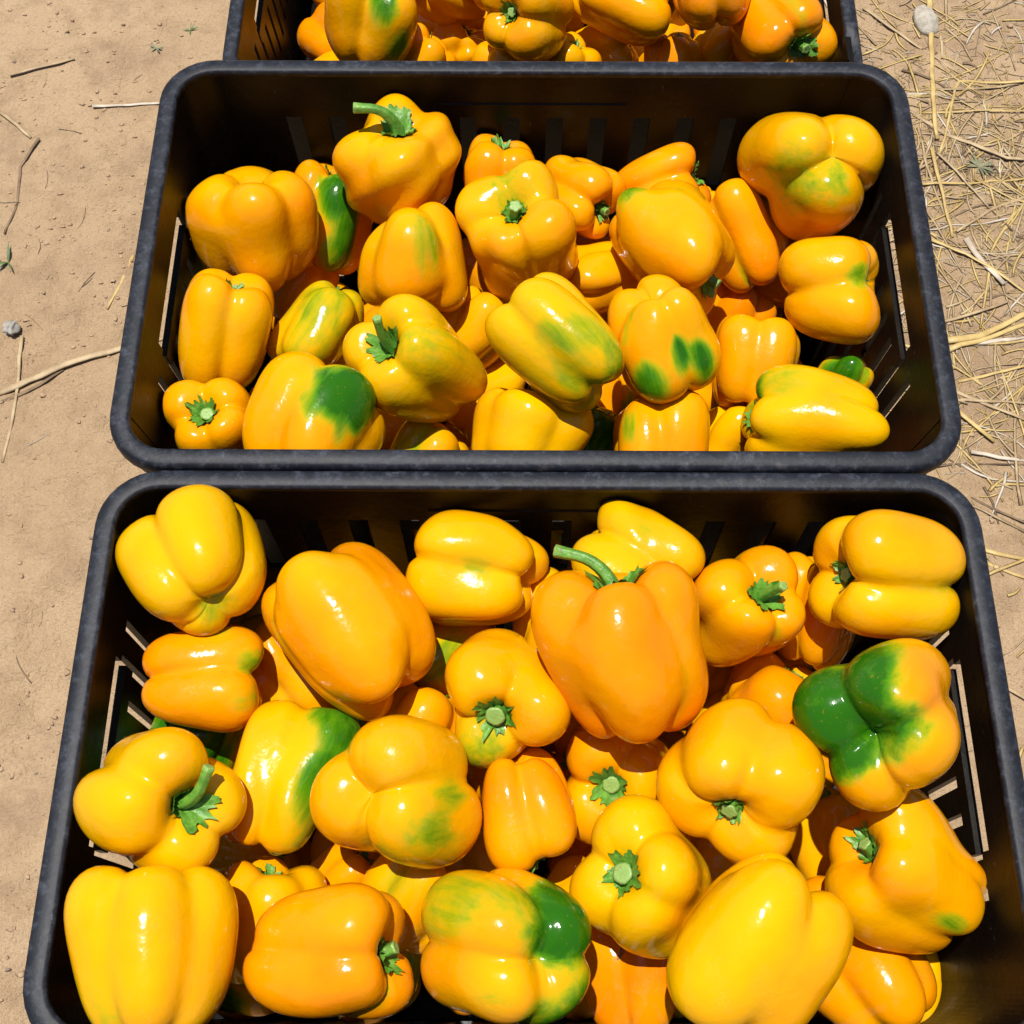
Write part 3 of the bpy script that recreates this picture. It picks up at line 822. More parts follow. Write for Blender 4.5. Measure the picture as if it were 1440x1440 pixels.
    dict(pos=[0.1877, 0.5069, 0.2222], xa=[0.571, -0.392, 0.721], za=[0.146, 0.913, 0.38], s=0.03687, sz=0.03777, ratio=1.077, n=4, seed=71, hue=0.42, label='small orange pepper showing two upright lobes', crate='C2'),
    dict(pos=[0.2203, 0.4375, 0.2515], xa=[-0.177, -0.317, 0.932], za=[-0.972, 0.203, -0.115], s=0.03772, sz=0.03928, ratio=1.351, n=4, seed=72, hue=0.12, tint=0.08, patches=[[0.07, 0.3, 0.95, 0.35, 0.85], [0.6, 0.53, 0.59, 0.35, 0.4]], label='long pale yellow pepper pointing at the end wall with a green shoulder', crate='C2', core=0.87),
    dict(pos=[0.2576, 0.4975, 0.207], xa=[-0.33, -0.604, 0.725], za=[0.41, 0.6, 0.687], s=0.02181, sz=0.02079, ratio=1.243, n=4, seed=73, hue=0.2, patches=[[0.85, -0.23, 0.47, 0.85, 1.0]], label='pepper with a bright green tip behind the long pale one', crate='C2'),
    dict(pos=[0.0062, 0.4394, 0.2194], xa=[-0.102, -0.232, 0.967], za=[0.336, 0.907, 0.253], s=0.04356, sz=0.04244, ratio=0.964, n=4, seed=74, hue=0.1, tint=0.08, label='plain yellow pepper tucked under the rim where two crates meet', crate='C2', core=0.85),
    dict(pos=[0.1116, 0.4322, 0.2177], xa=[0.614, -0.166, 0.772], za=[-0.009, 0.976, 0.216], s=0.03877, sz=0.03867, ratio=1.067, n=4, seed=75, hue=0.5, patches=[[0.18, -0.94, 0.28, 0.3, 0.5]], label='orange-yellow pepper with an olive streak under the rim where two crates meet', crate='C2'),
    dict(pos=[-0.1404, 0.429, 0.2551], xa=[0.315, -0.166, 0.935], za=[0.42, 0.907, 0.019], s=0.05068, sz=0.04923, ratio=0.968, n=4, seed=76, hue=0.34, tint=0.05, patches=[[0.93, -0.04, 0.37, 0.42, 1.1], [0.81, 0.36, 0.46, 0.36, 1.0], [0.85, 0.18, 0.49, 0.3, 1.0]], label='broad yellow pepper with a heart shaped dark green patch', crate='C2'),
    dict(pos=[-0.219, 0.4434, 0.23], xa=[0.855, -0.503, 0.13], za=[-0.165, -0.026, 0.986], s=0.03601, sz=0.03645, ratio=1.115, n=4, seed=77, hue=0.42, stem=(0.16, 0.2, [0.81, 0.58], 'c'), label='yellow-orange pepper with a torn bright green calyx near the end wall', crate='C2'),
    dict(pos=[-0.0666, 0.4411, 0.1817], xa=[0.217, -0.52, 0.826], za=[0.501, 0.786, 0.363], s=0.02967, sz=0.02997, ratio=1.161, n=4, seed=78, hue=0.3, tint=0.2, patches=[[0.63, -0.77, 0.11, 0.6, 0.4]], label='lime tinted pepper low between two larger ones at the rim', crate='C2'),
    dict(pos=[0.1887, 0.5965, 0.1418], xa=[-0.171, -0.544, 0.821], za=[0.469, 0.688, 0.554], s=0.03317, sz=0.03382, ratio=1.161, n=4, seed=79, hue=0.6, label='shaded orange pepper below the slantwise glossy one', crate='C2'),
    dict(pos=[0.1671, 0.4561, 0.1816], xa=[-0.169, -0.458, 0.873], za=[0.485, 0.732, 0.478], s=0.02732, sz=0.02797, ratio=1.2, n=4, seed=80, hue=0.2, label='yellow pepper low at the rim beside the long pale one', crate='C2'),
    dict(pos=[-0.1883, 0.6305, 0.1476], xa=[0.166, -0.567, 0.807], za=[0.519, 0.746, 0.418], s=0.02875, sz=0.03061, ratio=1.1, n=4, seed=81, hue=0.3, label='shaded yellow pepper below the boxy one', crate='C2'),
    dict(pos=[0.0633, 0.4629, 0.1777], xa=[-0.065, -0.466, 0.882], za=[0.496, 0.752, 0.434], s=0.02591, sz=0.0265, ratio=1.222, n=4, seed=82, hue=0.2, patches=[[0.92, -0.2, 0.35, 1.2, 1.0]], label='dark green pepper in the gap under the rim where two crates meet', crate='C2'),
    dict(pos=[-0.1344, 0.9122, 0.1777], xa=[0.643, -0.746, 0.172], za=[0.235, 0.406, 0.883], s=0.04793, sz=0.04815, ratio=1.087, n=4, seed=91, hue=0.42, patches=[[0.72, -0.32, 0.62, 0.24, 0.9], [1.0, -0.02, -0.07, 0.24, 0.7]], label='yellow pepper with green grooves at the end wall of the shallower crate', crate='C3'),
    dict(pos=[-0.0562, 0.9625, 0.0716], xa=[0.7, -0.651, 0.293], za=[0.193, 0.568, 0.8], s=0.03598, sz=0.03564, ratio=1.224, n=4, seed=92, hue=0.55, label='orange pepper next to the green grooved one in the shallower crate', crate='C3'),
    dict(pos=[-0.0626, 0.9909, 0.1343], xa=[0.468, -0.794, 0.388], za=[-0.718, -0.085, 0.691], s=0.03418, sz=0.03283, ratio=1.146, n=4, seed=93, hue=0.25, stem=(0.14, 0, [0.65, 0.76], 's'), label='yellow pepper with a green stem end behind the orange one', crate='C3'),
    dict(pos=[0.0173, 0.9006, 0.1925], xa=[0.686, 0.118, 0.718], za=[-0.575, -0.517, 0.634], s=0.04406, sz=0.04415, ratio=1.048, n=4, seed=94, hue=0.38, stem=(0.14, 0.2, [0.84, -0.54], 's'), label='yellow pepper with a ragged green stem end in the shallower crate', crate='C3'),
    dict(pos=[0.0895, 0.9393, 0.1065], xa=[0.031, -1.0, 0.001], za=[0.968, 0.03, 0.25], s=0.03681, sz=0.04077, ratio=0.963, n=4, seed=95, hue=0.25, label='yellow pepper with a sideways fold under the middle crate rim', crate='C3'),
    dict(pos=[0.1094, 0.9353, 0.1794], xa=[-0.264, -0.872, 0.412], za=[0.936, -0.334, -0.107], s=0.04059, sz=0.04739, ratio=1.186, n=4, seed=96, hue=0.4, patches=[[-0.03, 0.08, 1.0, 0.45, 0.9]], label='yellow pepper with a green end in the shallower crate', crate='C3'),
    dict(pos=[0.1811, 0.9118, 0.2194], xa=[0.528, -0.281, 0.801], za=[-0.167, 0.891, 0.422], s=0.04079, sz=0.04608, ratio=0.917, n=4, seed=97, hue=0.65, label='orange pepper with a lobed end resting on top of the shallower crate pile', crate='C3'),
    dict(pos=[0.1576, 0.9045, 0.1238], xa=[-0.12, -0.694, 0.71], za=[0.13, 0.698, 0.704], s=0.03106, sz=0.03141, ratio=1.163, n=4, seed=98, hue=0.6, label='orange pepper low under the middle crate rim', crate='C3'),
    dict(pos=[0.2495, 0.9033, 0.1769], xa=[-0.885, -0.217, 0.412], za=[0.365, -0.872, 0.326], s=0.04543, sz=0.04254, ratio=1.25, n=4, seed=99, hue=0.65, stem=(0.2, 0.1, [-0.89, -0.46], 's'), label='orange pepper with a green stem in a dark hollow by the shallower crate end wall', crate='C3'),
    dict(pos=[0.2036, 0.9295, 0.1109], xa=[-0.154, -0.695, 0.702], za=[0.445, 0.586, 0.677], s=0.02766, sz=0.02934, ratio=1.19, n=4, seed=100, hue=0.3, label='yellow pepper between two orange ones in the shallower crate', crate='C3'),
    dict(pos=[0.0577, 1.0175, 0.093], xa=[-0.041, -0.728, 0.684], za=[0.485, 0.584, 0.651], s=0.02586, sz=0.02733, ratio=1.286, n=4, seed=101, hue=0.4, label='small yellow pepper low in the shallower crate', crate='C3'),
    dict(pos=[-0.0083, 0.9804, 0.18], xa=[-0.077, -0.835, 0.545], za=[0.498, 0.441, 0.746], s=0.0422, sz=0.04164, ratio=1.083, n=4, seed=102, hue=0.4, label='yellow pepper behind the one with a ragged stem end in the shallower crate', crate='C3'),
    dict(pos=[0.262, 1.0079, 0.143], xa=[-0.274, -0.81, 0.519], za=[0.371, 0.409, 0.834], s=0.04077, sz=0.04269, ratio=1.091, n=4, seed=103, hue=0.3, label='yellow pepper in the shallower crate by its notched end rim', crate='C3'),
    dict(pos=[0.056, 1.0175, 0.1566], xa=[-0.203, -0.775, 0.599], za=[0.911, 0.075, 0.406], s=0.03899, sz=0.04336, ratio=1.091, n=4, seed=104, hue=0.5, label='orange-yellow pepper topmost in the middle of the shallower crate', crate='C3'),
    dict(pos=[-0.1173, 0.9946, 0.1843], xa=[0.163, -0.833, 0.529], za=[-0.444, 0.417, 0.793], s=0.03934, sz=0.04035, ratio=1.091, n=4, seed=105, hue=0.5, label='orange-yellow pepper beside the green grooved one, deeper in the crate', crate='C3'),
    dict(pos=[0.1336, 1.0442, 0.1459], xa=[-0.174, -0.835, 0.521], za=[0.436, 0.409, 0.801], s=0.0442, sz=0.045, ratio=1.091, n=4, seed=106, hue=0.4, label='yellow pepper behind the lobed orange one topping the shallower crate', crate='C3'),
    dict(pos=[-0.0869, 0.8934, 0.1349], xa=[-0.022, -0.797, 0.604], za=[0.524, 0.505, 0.686], s=0.03019, sz=0.03025, ratio=1.087, n=4, seed=107, hue=0.45, label='orange-yellow pepper under the middle crate rim beside the green grooved one', crate='C3'),
    dict(pos=[-0.0083, 0.8884, 0.1271], xa=[-0.028, -0.808, 0.588], za=[0.172, 0.576, 0.799], s=0.03299, sz=0.03263, ratio=1.042, n=4, seed=108, hue=0.35, label='yellow pepper under the middle crate rim below the ragged stem end', crate='C3'),
    dict(pos=[0.0504, 0.895, 0.1329], xa=[-0.122, -0.793, 0.597], za=[0.474, 0.482, 0.737], s=0.02878, sz=0.02944, ratio=1.095, n=4, seed=109, hue=0.3, label='small yellow pepper under the middle crate rim beside the sideways fold one', crate='C3'),
    dict(pos=[0.2785, 0.8962, 0.1203], xa=[-0.295, -0.769, 0.568], za=[0.373, 0.454, 0.809], s=0.02831, sz=0.03037, ratio=1.071, n=4, seed=110, hue=0.4, label='yellow pepper under the middle crate rim near the notched end', crate='C3'),
]
BURIED = [
    ('C1', -0.19, 0.082, 0.052, (-0.98, -0.09, -0.16), 3),
    ('C1', -0.195, 0.153, 0.052, (0.87, 0.25, -0.43), 0),
    ('C1', -0.188, 0.229, 0.052, (0.1, 0.99, 0.02), 1),
    ('C1', -0.189, 0.305, 0.052, (-0.78, 0.62, 0.09), 3),
    ('C1', -0.107, 0.076, 0.052, (-0.93, -0.34, -0.17), 1),
    ('C1', -0.115, 0.155, 0.052, (0.67, -0.71, -0.23), 3),
    ('C1', -0.105, 0.231, 0.052, (0.93, 0.11, 0.34), 3),
    ('C1', -0.109, 0.301, 0.052, (0.29, 0.95, -0.11), 0),
    ('C1', -0.022, 0.079, 0.052, (0.56, 0.76, 0.33), 2),
    ('C1', -0.022, 0.152, 0.052, (-0.38, 0.81, 0.44), 1),
    ('C1', -0.025, 0.228, 0.052, (0.08, 0.88, -0.46), 1),
    ('C1', -0.03, 0.305, 0.052, (-0.54, 0.59, 0.6), 3),
    ('C1', 0.057, 0.083, 0.052, (-0.92, -0.34, -0.21), 1),
    ('C1', 0.061, 0.155, 0.052, (-0.95, 0.22, -0.23), 2),
    ('C1', 0.06, 0.225, 0.052, (-0.34, -0.9, 0.26), 3),
    ('C1', 0.062, 0.3, 0.052, (-0.69, 0.57, 0.44), 1),
    ('C1', 0.141, 0.082, 0.052, (-0.62, -0.52, 0.59), 2),
    ('C1', 0.145, 0.156, 0.052, (0.54, 0.77, 0.35), 3),
    ('C1', 0.147, 0.227, 0.052, (-0.94, -0.33, 0.08), 2),
    ('C1', 0.14, 0.301, 0.052, (1.0, 0.01, 0.0), 3),
    ('C1', 0.228, 0.083, 0.052, (0.88, -0.46, -0.11), 1),
    ('C1', 0.223, 0.157, 0.052, (0.55, 0.83, -0.01), 3),
    ('C1', 0.221, 0.231, 0.052, (0.45, -0.83, -0.33), 1),
    ('C1', 0.224, 0.302, 0.052, (-0.88, -0.3, -0.36), 2),
    ('C1', -0.179, 0.078, 0.135, (-0.86, 0.3, -0.42), 2),
    ('C1', -0.187, 0.153, 0.135, (0.76, -0.37, 0.54), 0),
    ('C1', -0.184, 0.228, 0.135, (-0.43, -0.75, 0.51), 0),
    ('C1', -0.18, 0.301, 0.135, (-0.77, -0.51, 0.38), 1),
    ('C1', -0.099, 0.082, 0.135, (-0.29, -0.83, -0.47), 2),
    ('C1', -0.104, 0.152, 0.135, (0.26, 0.87, -0.43), 0),
    ('C1', -0.095, 0.301, 0.135, (-0.67, 0.75, 0.0), 1),
    ('C1', -0.012, 0.084, 0.135, (-0.67, 0.66, 0.34), 2),
    ('C1', -0.017, 0.157, 0.135, (0.1, 0.85, 0.52), 0),
    ('C1', -0.013, 0.228, 0.135, (-0.4, 0.91, 0.09), 2),
    ('C1', 0.072, 0.15, 0.135, (-0.93, -0.35, 0.09), 3),
    ('C1', 0.071, 0.228, 0.135, (-0.92, -0.38, 0.09), 2),
    ('C1', 0.07, 0.3, 0.135, (-0.9, -0.31, 0.3), 3),
    ('C1', 0.158, 0.082, 0.135, (0.95, -0.28, -0.15), 0),
    ('C1', 0.152, 0.152, 0.135, (0.85, 0.26, -0.46), 0),
    ('C1', 0.157, 0.225, 0.135, (-0.36, -0.91, -0.2), 0),
    ('C1', 0.147, 0.3, 0.135, (-0.44, -0.89, 0.1), 0),
    ('C2', -0.196, 0.438, 0.052, (0.92, -0.4, -0.06), 2),
    ('C2', -0.197, 0.511, 0.052, (0.9, 0.36, -0.24), 2),
    ('C2', -0.192, 0.593, 0.052, (0.75, -0.62, -0.21), 1),
    ('C2', -0.192, 0.666, 0.052, (0.7, 0.52, 0.5), 2),
    ('C2', -0.106, 0.44, 0.052, (-0.7, -0.7, 0.11), 1),
    ('C2', -0.114, 0.517, 0.052, (0.44, -0.9, 0.08), 1),
    ('C2', -0.104, 0.588, 0.052, (0.73, -0.69, 0.0), 1),
    ('C2', -0.111, 0.662, 0.052, (0.92, 0.36, -0.17), 3),
    ('C2', -0.031, 0.441, 0.052, (-0.83, 0.32, -0.45), 0),
    ('C2', -0.03, 0.518, 0.052, (0.67, 0.74, -0.05), 0),
    ('C2', -0.03, 0.588, 0.052, (0.28, -0.84, -0.46), 3),
    ('C2', -0.031, 0.666, 0.052, (-0.4, -0.9, -0.19), 2),
    ('C2', 0.055, 0.444, 0.052, (0.87, -0.29, -0.4), 1),
    ('C2', 0.059, 0.512, 0.052, (-0.76, 0.52, 0.38), 3),
    ('C2', 0.055, 0.588, 0.052, (-0.89, 0.45, -0.04), 2),
    ('C2', 0.061, 0.665, 0.052, (-0.51, 0.86, 0.03), 0),
    ('C2', 0.141, 0.445, 0.052, (-0.99, -0.01, 0.17), 0),
    ('C2', 0.144, 0.516, 0.052, (0.33, -0.93, -0.19), 0),
    ('C2', 0.147, 0.589, 0.052, (0.91, -0.24, -0.33), 1),
    ('C2', 0.146, 0.663, 0.052, (-0.84, 0.14, 0.53), 3),
    ('C2', 0.227, 0.439, 0.052, (-0.49, 0.74, 0.46), 0),
    ('C2', 0.225, 0.517, 0.052, (0.76, 0.06, 0.64), 1),
    ('C2', 0.229, 0.587, 0.052, (-0.53, -0.8, -0.27), 3),
    ('C2', 0.225, 0.659, 0.052, (0.86, 0.41, -0.31), 2),
    ('C2', -0.179, 0.439, 0.135, (0.4, -0.79, -0.47), 0),
    ('C2', -0.189, 0.511, 0.135, (0.81, -0.37, 0.46), 1),
    ('C2', -0.101, 0.516, 0.135, (-0.89, -0.43, -0.16), 0),
    ('C2', -0.097, 0.593, 0.135, (-0.76, -0.52, -0.39), 2),
    ('C2', -0.097, 0.663, 0.135, (-0.56, -0.81, -0.19), 3),
    ('C2', -0.018, 0.441, 0.135, (0.89, 0.41, 0.2), 0),
    ('C2', -0.018, 0.518, 0.135, (-0.83, -0.51, -0.21), 0),
    ('C2', -0.011, 0.665, 0.135, (-0.49, 0.85, 0.2), 1),
    ('C2', 0.069, 0.515, 0.135, (-0.08, -0.92, -0.4), 2),
    ('C2', 0.066, 0.661, 0.135, (0.89, 0.43, -0.12), 2),
    ('C2', 0.15, 0.512, 0.135, (0.2, -0.77, 0.61), 2),
    ('C2', 0.237, 0.44, 0.135, (-0.11, -0.92, 0.38), 1),
    ('C2', 0.236, 0.513, 0.135, (0.72, -0.45, 0.53), 3),
    ('C2', 0.238, 0.666, 0.135, (0.86, -0.22, -0.46), 3),
    ('C3', -0.182, 0.874, 0.05, (0.17, -0.97, 0.17), 0),
    ('C3', -0.181, 0.946, 0.05, (-0.58, -0.79, 0.2), 0),
    ('C3', -0.185, 1.019, 0.05, (-0.6, 0.79, -0.11), 3),
    ('C3', -0.182, 1.093, 0.05, (-0.24, -0.85, 0.47), 2),
    ('C3', -0.092, 0.871, 0.05, (-0.34, 0.94, 0.08), 0),
    ('C3', -0.094, 1.025, 0.05, (0.13, 0.95, -0.3), 1),
    ('C3', -0.101, 1.1, 0.05, (0.52, -0.71, 0.48), 2),
    ('C3', -0.014, 0.876, 0.05, (-0.78, 0.63, 0.05), 3),
    ('C3', -0.017, 1.026, 0.05, (-0.9, -0.39, 0.19), 0),
    ('C3', -0.008, 1.094, 0.05, (0.97, 0.07, -0.23), 0),
    ('C3', 0.067, 0.872, 0.05, (-0.08, -1.0, -0.05), 1),
    ('C3', 0.067, 1.099, 0.05, (0.15, -0.96, 0.22), 1),
    ('C3', 0.155, 0.871, 0.05, (-0.7, -0.32, 0.63), 2),
    ('C3', 0.158, 0.948, 0.05, (-0.8, 0.3, 0.52), 1),
    ('C3', 0.151, 1.026, 0.05, (-0.5, -0.72, 0.47), 0),
    ('C3', 0.155, 1.092, 0.05, (-0.94, -0.22, 0.25), 2),
    ('C3', 0.239, 0.878, 0.05, (0.83, 0.34, -0.43), 0),
    ('C3', 0.234, 0.949, 0.05, (0.74, -0.6, -0.31), 1),
    ('C3', 0.236, 1.022, 0.05, (0.08, -0.93, -0.35), 3),
    ('C3', 0.239, 1.099, 0.05, (-0.55, 0.71, 0.44), 1),
]
STRAWS = [
    ('yellow', 0.005, [(0.481, 1.138), (0.472, 1.062), (0.461, 0.969), (0.459, 0.925)], 'broad flat yellow straw stalk lying under thinner straws'),
    ('tan', 0.003, [(0.402, 1.118), (0.438, 1.078), (0.477, 1.041), (0.501, 1.018)], 'thin tan straw lying on the sand beside the crates'),
    ('yellow', 0.0028, [(0.574, 1.007), (0.535, 1.008), (0.496, 1.009), (0.49, 0.998), (0.471, 0.939), (0.459, 0.905)], 'sharply bent yellow straw with a right angled kink'),
    ('tan', 0.0024, [(0.484, 1.078), (0.482, 1.036), (0.483, 0.998)], 'thin tan straw lying on the sand beside the crates'),
    ('tan', 0.004, [(0.44, 0.959), (0.469, 0.934), (0.483, 0.925), (0.529, 0.898), (0.555, 0.897)], 'long brown straw with a dark root end near the crate corner'),
    ('yellow', 0.0018, [(0.448, 0.962), (0.504, 0.963), (0.567, 0.964)], 'pale yellow straw lying on the sand beside the crates'),
    ('yellow', 0.0032, [(0.452, 0.912), (0.452, 0.881), (0.455, 0.834), (0.457, 0.796)], 'pale yellow straw lying on the sand beside the crates'),
    ('tan', 0.0024, [(0.456, 0.905), (0.482, 0.867), (0.503, 0.834)], 'thin tan straw lying on the sand beside the crates'),
    ('yellow', 0.0024, [(0.435, 0.864), (0.497, 0.869), (0.551, 0.874)], 'pale yellow straw lying on the sand beside the crates'),
    ('tan', 0.0024, [(0.442, 0.905), (0.447, 0.862), (0.453, 0.825)], 'thin tan straw lying on the sand beside the crates'),
    ('tan', 0.0028, [(0.547, 0.853), (0.503, 0.834), (0.461, 0.802)], 'thin tan straw lying on the sand beside the crates'),
    ('white', 0.005, [(0.471, 0.795), (0.484, 0.764), (0.5, 0.738)], 'thick bleached white straw husk on the sand'),
    ('yellow', 0.003, [(0.434, 0.793), (0.468, 0.775), (0.525, 0.726)], 'pale yellow straw lying on the sand beside the crates'),
    ('tan', 0.0026, [(0.431, 0.693), (0.472, 0.706), (0.502, 0.717)], 'thin tan straw lying on the sand beside the crates'),
    ('yellow', 0.006, [(0.431, 0.67), (0.467, 0.677), (0.522, 0.705)], 'thickest bright yellow straw stalk beside the middle crate'),
    ('yellow', 0.0045, [(0.43, 0.658), (0.446, 0.667), (0.465, 0.671), (0.519, 0.692)], 'bright yellow straw stalk crossing under the thickest one'),
    ('white', 0.004, [(0.458, 0.67), (0.516, 0.675)], 'grey bleached straw stalk beside the thick yellow ones'),
    ('yellow', 0.0026, [(0.438, 0.626), (0.475, 0.635), (0.511, 0.644)], 'pale yellow straw lying on the sand beside the crates'),
    ('tan', 0.003, [(0.431, 0.615), (0.462, 0.599), (0.5, 0.581)], 'thin tan straw lying on the sand beside the crates'),
    ('tan', 0.0026, [(0.429, 0.603), (0.504, 0.602)], 'thin tan straw lying on the sand beside the crates'),
    ('yellow', 0.004, [(0.431, 0.591), (0.448, 0.574), (0.464, 0.56)], 'short golden straw poking out at the middle crate corner'),
    ('white', 0.0032, [(0.44, 0.549), (0.466, 0.543), (0.493, 0.539)], 'bleached straw splinter lying alone on smooth sand'),
    ('yellow', 0.0035, [(0.435, 0.447), (0.475, 0.437)], 'pale yellow straw lying on the sand beside the crates'),
    ('yellow', 0.003, [(0.434, 0.435), (0.472, 0.417)], 'pale yellow straw lying on the sand beside the crates'),
    ('dark', 0.002, [(0.432, 0.501), (0.454, 0.488), (0.481, 0.473)], 'thin dark brown root curving over the sand'),
    ('tan', 0.003, [(0.423, 0.324), (0.452, 0.302)], 'thin tan straw lying on the sand beside the crates'),
    ('tan', 0.0032, [(-0.559, 1.019), (-0.523, 1.033), (-0.491, 1.044)], 'dry twig with a dark end on the bare sand'),
    ('tan', 0.0032, [(-0.568, 0.973), (-0.541, 0.951), (-0.523, 0.933)], 'short dry twig lying slantwise on bare sand'),
    ('white', 0.003, [(-0.461, 0.973), (-0.421, 0.977), (-0.381, 0.98)], 'pale twig reaching under the rim corner of the middle crate'),
    ('yellow', 0.0026, [(-0.391, 0.776), (-0.399, 0.743), (-0.408, 0.708)], 'short straight golden straw on bare sand'),
    ('tan', 0.006, [(-0.505, 0.607), (-0.473, 0.624), (-0.44, 0.64), (-0.414, 0.652), (-0.386, 0.662), (-0.34, 0.678)], 'long split brown stalk reaching under the middle crate'),
    ('dark', 0.003, [(-0.503, 0.597), (-0.484, 0.607), (-0.462, 0.619), (-0.441, 0.636)], 'frayed dark strip peeling from the long split stalk'),
    ('tan', 0.003, [(-0.488, 0.676), (-0.483, 0.619), (-0.483, 0.572), (-0.484, 0.534)], 'thin tan stem crossing under the long split stalk'),
    ('dark', 0.0024, [(-0.513, 0.93), (-0.527, 0.891), (-0.521, 0.842), (-0.528, 0.801)], 'thin curved dark root half buried in sand'),
]
SPOTS = {'white_stone': (0.47, 1.097), 'grey_stone': (-0.499, 0.683), 'sprout_a': (-0.366, 1.088), 'sprout_b': (-0.401, 1.06), 'sprout_c': (-0.518, 0.766), 'tuft': (0.499, 0.889)}

GROUPS = {'C1': "peppers in the crate heaped to its rim", 'C2': "peppers in the middle crate", 'C3': "peppers in the shallower crate"}
for d in PEPPERS:
    make_pepper(d, GROUPS[d['crate']])

protos = []
for k in range(4):
    d = dict(s=.0385, sz=.040, ratio=1.05, n=4 if k else 3, seed=700 + k, hue=.25 + .15 * k, pos=(0, 0, 0), patches=[(.6, .2, .3, .6, .7)] if k == 2 else [])
    shape = lobe_set(d['n'], d['seed'], d['ratio'])
    protos.append((flesh_mesh(d, shape), calyx_mesh(d, shape, False), stem_mesh(d, shape, .12, .3, (1, 0), 's')))
for (c, x, y, z, ax, k) in BURIED:
    root = empty("bell_pepper", (x, y, z))
    root.rotation_euler = Vector(ax).to_track_quat('Z', 'Y').to_euler()
    tag(root, {"C1": "pepper buried beneath all the others in the heaped crate", "C2": "pepper buried beneath all the others in the middle crate", "C3": "pepper buried beneath all the others in the shallower crate"}[c], "pepper", "peppers buried at the bottom of the crates")
    for nm, me in zip(("flesh", "calyx", "stem"), protos[k]):
        link(nm, me, root)

# ---------------------------------------------------------------- straw, stones, weeds
def tube(pts, radii, seg=6, flat=.55):
    """a tapering, slightly flattened tube along points"""
    vs, fs = [], []
    n = len(pts)
    P = [Vector(p) for p in pts]
    for i in range(n):
        t = (P[min(i + 1, n - 1)] - P[max(i - 1, 0)]).normalized()
        side = t.cross(Vector((0, 0, 1))).normalized()
        up = side.cross(t)
        for j in range(seg):
            a = 2 * math.pi * j / seg
            vs.append(tuple(P[i] + side * math.cos(a) * radii[i] + up * math.sin(a) * radii[i] * flat))
    for i in range(n - 1):
        for j in range(seg):
            fs.append((i * seg + j, i * seg + (j + 1) % seg, (i + 1) * seg + (j + 1) % seg, (i + 1) * seg + j))
    fs.append(tuple(range(seg - 1, -1, -1)))
    fs.append(tuple(range((n - 1) * seg, n * seg)))
    return vs, fs


def resample(pl, step):
    out = []
    for a, b in zip(pl[:-1], pl[1:]):
        m = max(1, int(math.hypot(b[0] - a[0], b[1] - a[1]) / step))
        for j in range(m):
            f = j / m
            out.append((a[0] * (1 - f) + b[0] * f, a[1] * (1 - f) + b[1] * f))
    out.append(pl[-1])
    return out


rs = random.Random(4)
for k, (kind, w, pl, lab) in enumerate(STRAWS):
    q = resample(pl, .012)
    n = len(q)
    lift = w * .22 + rs.uniform(0, .002)
    pts = []
    for i, (x, y) in enumerate(q):
        jx, jy = rs.uniform(-.0006, .0006), rs.uniform(-.0006, .0006)
        pts.append((x + jx, y + jy, float(ground_z(x, y)) * .6 + float(ground_z(x + .01, y)) * .4 + lift + .0012 * math.sin(i * .5 + k)))
    rad = [w * .68 * (1 - .30 * i / n) * rs.uniform(.9, 1.1) for i in range(n)]
    vs, fs = tube(pts, rad, 8, .42)
    o = mesh_obj("straw" if kind != 'dark' else "dry_root", vs, fs, M_STRAW[kind])
    tag(o, lab, "straw" if kind != 'dark' else "root", "straws scattered beside the crates")

vs_all = {'yellow': ([], []), 'tan': ([], []), 'white': ([], []), 'dark': ([], [])}


def add_litter(x, y, ln, w, ang, kind):
    pts, n = [], 6
    bend = rs.uniform(-.9, .9)
    px, py, a = x, y, ang
    for i in range(n):
        z = float(ground_z(px, py)) + w * .15 + rs.uniform(0, .0008)
        pts.append((px, py, z))
        px += math.cos(a) * ln / (n - 1); py += math.sin(a) * ln / (n - 1)
        a += bend / (n - 1) + rs.uniform(-.06, .06)
    vs, fs = tube(pts, [w * .5 * (1 - .5 * i / n) for i in range(n)], 4, .3)
    V, F = vs_all[kind]
    b = len(V)
    V += vs
    F += [tuple(b + q for q in f) for f in fs]


for _ in range(6500):                                   # the straw-strewn side
    x = .36 + rs.random() ** .8 * .50
    y = rs.uniform(-.1, 1.7)
    dens = float(vnoise(np.array(x * 7.0), np.array(y * 7.0), 31))
    band = .9 * math.exp(-((y - .78) / .20) ** 2) + .75 * math.exp(-((y - 1.02) / .20) ** 2) + .10
    if rs.random() > min(1, dens * 2.0 * band):
        continue
    ln = rs.choice((.018, .03, .04, .055, .08, .11))
    add_litter(x, y, ln, rs.uniform(.0012, .0042), rs.uniform(0, 6.3), rs.choices(('yellow', 'tan', 'white', 'dark'), (4.5, 5, 1.2, .8))[0])
for _ in range(2200):                                    # fine chaff close to the crate
    x, y = rs.uniform(.38, .72), rs.gauss(.88, .17)
    add_litter(x, y, rs.uniform(.005, .022), rs.uniform(.0006, .0016), rs.uniform(0, 6.3), rs.choices(('yellow', 'tan', 'white', 'dark'), (3, 6, 1.2, 1.6))[0])
for _ in range(70):                                     # a little on the bare side
    x, y = -.42 - abs(rs.gauss(0, .2)), rs.uniform(-.1, 1.5)
    add_litter(x, y, rs.uniform(.006, .03), rs.uniform(.0006, .0014), rs.uniform(0, 6.3), rs.choices(('tan', 'dark', 'white'), (3, 3, 1))[0])
for kind, (V, F) in vs_all.items():
    o = mesh_obj("straw_litter", V, F, M_STRAW[kind])
    tag(o, {'yellow': "fine golden chaff strewn over the sand", 'tan': "fine tan chaff strewn over the sand", 'white': "fine bleached chaff strewn over the sand", 'dark': "fine dark root fragments strewn over the sand"}[kind], "straw", kind="stuff")


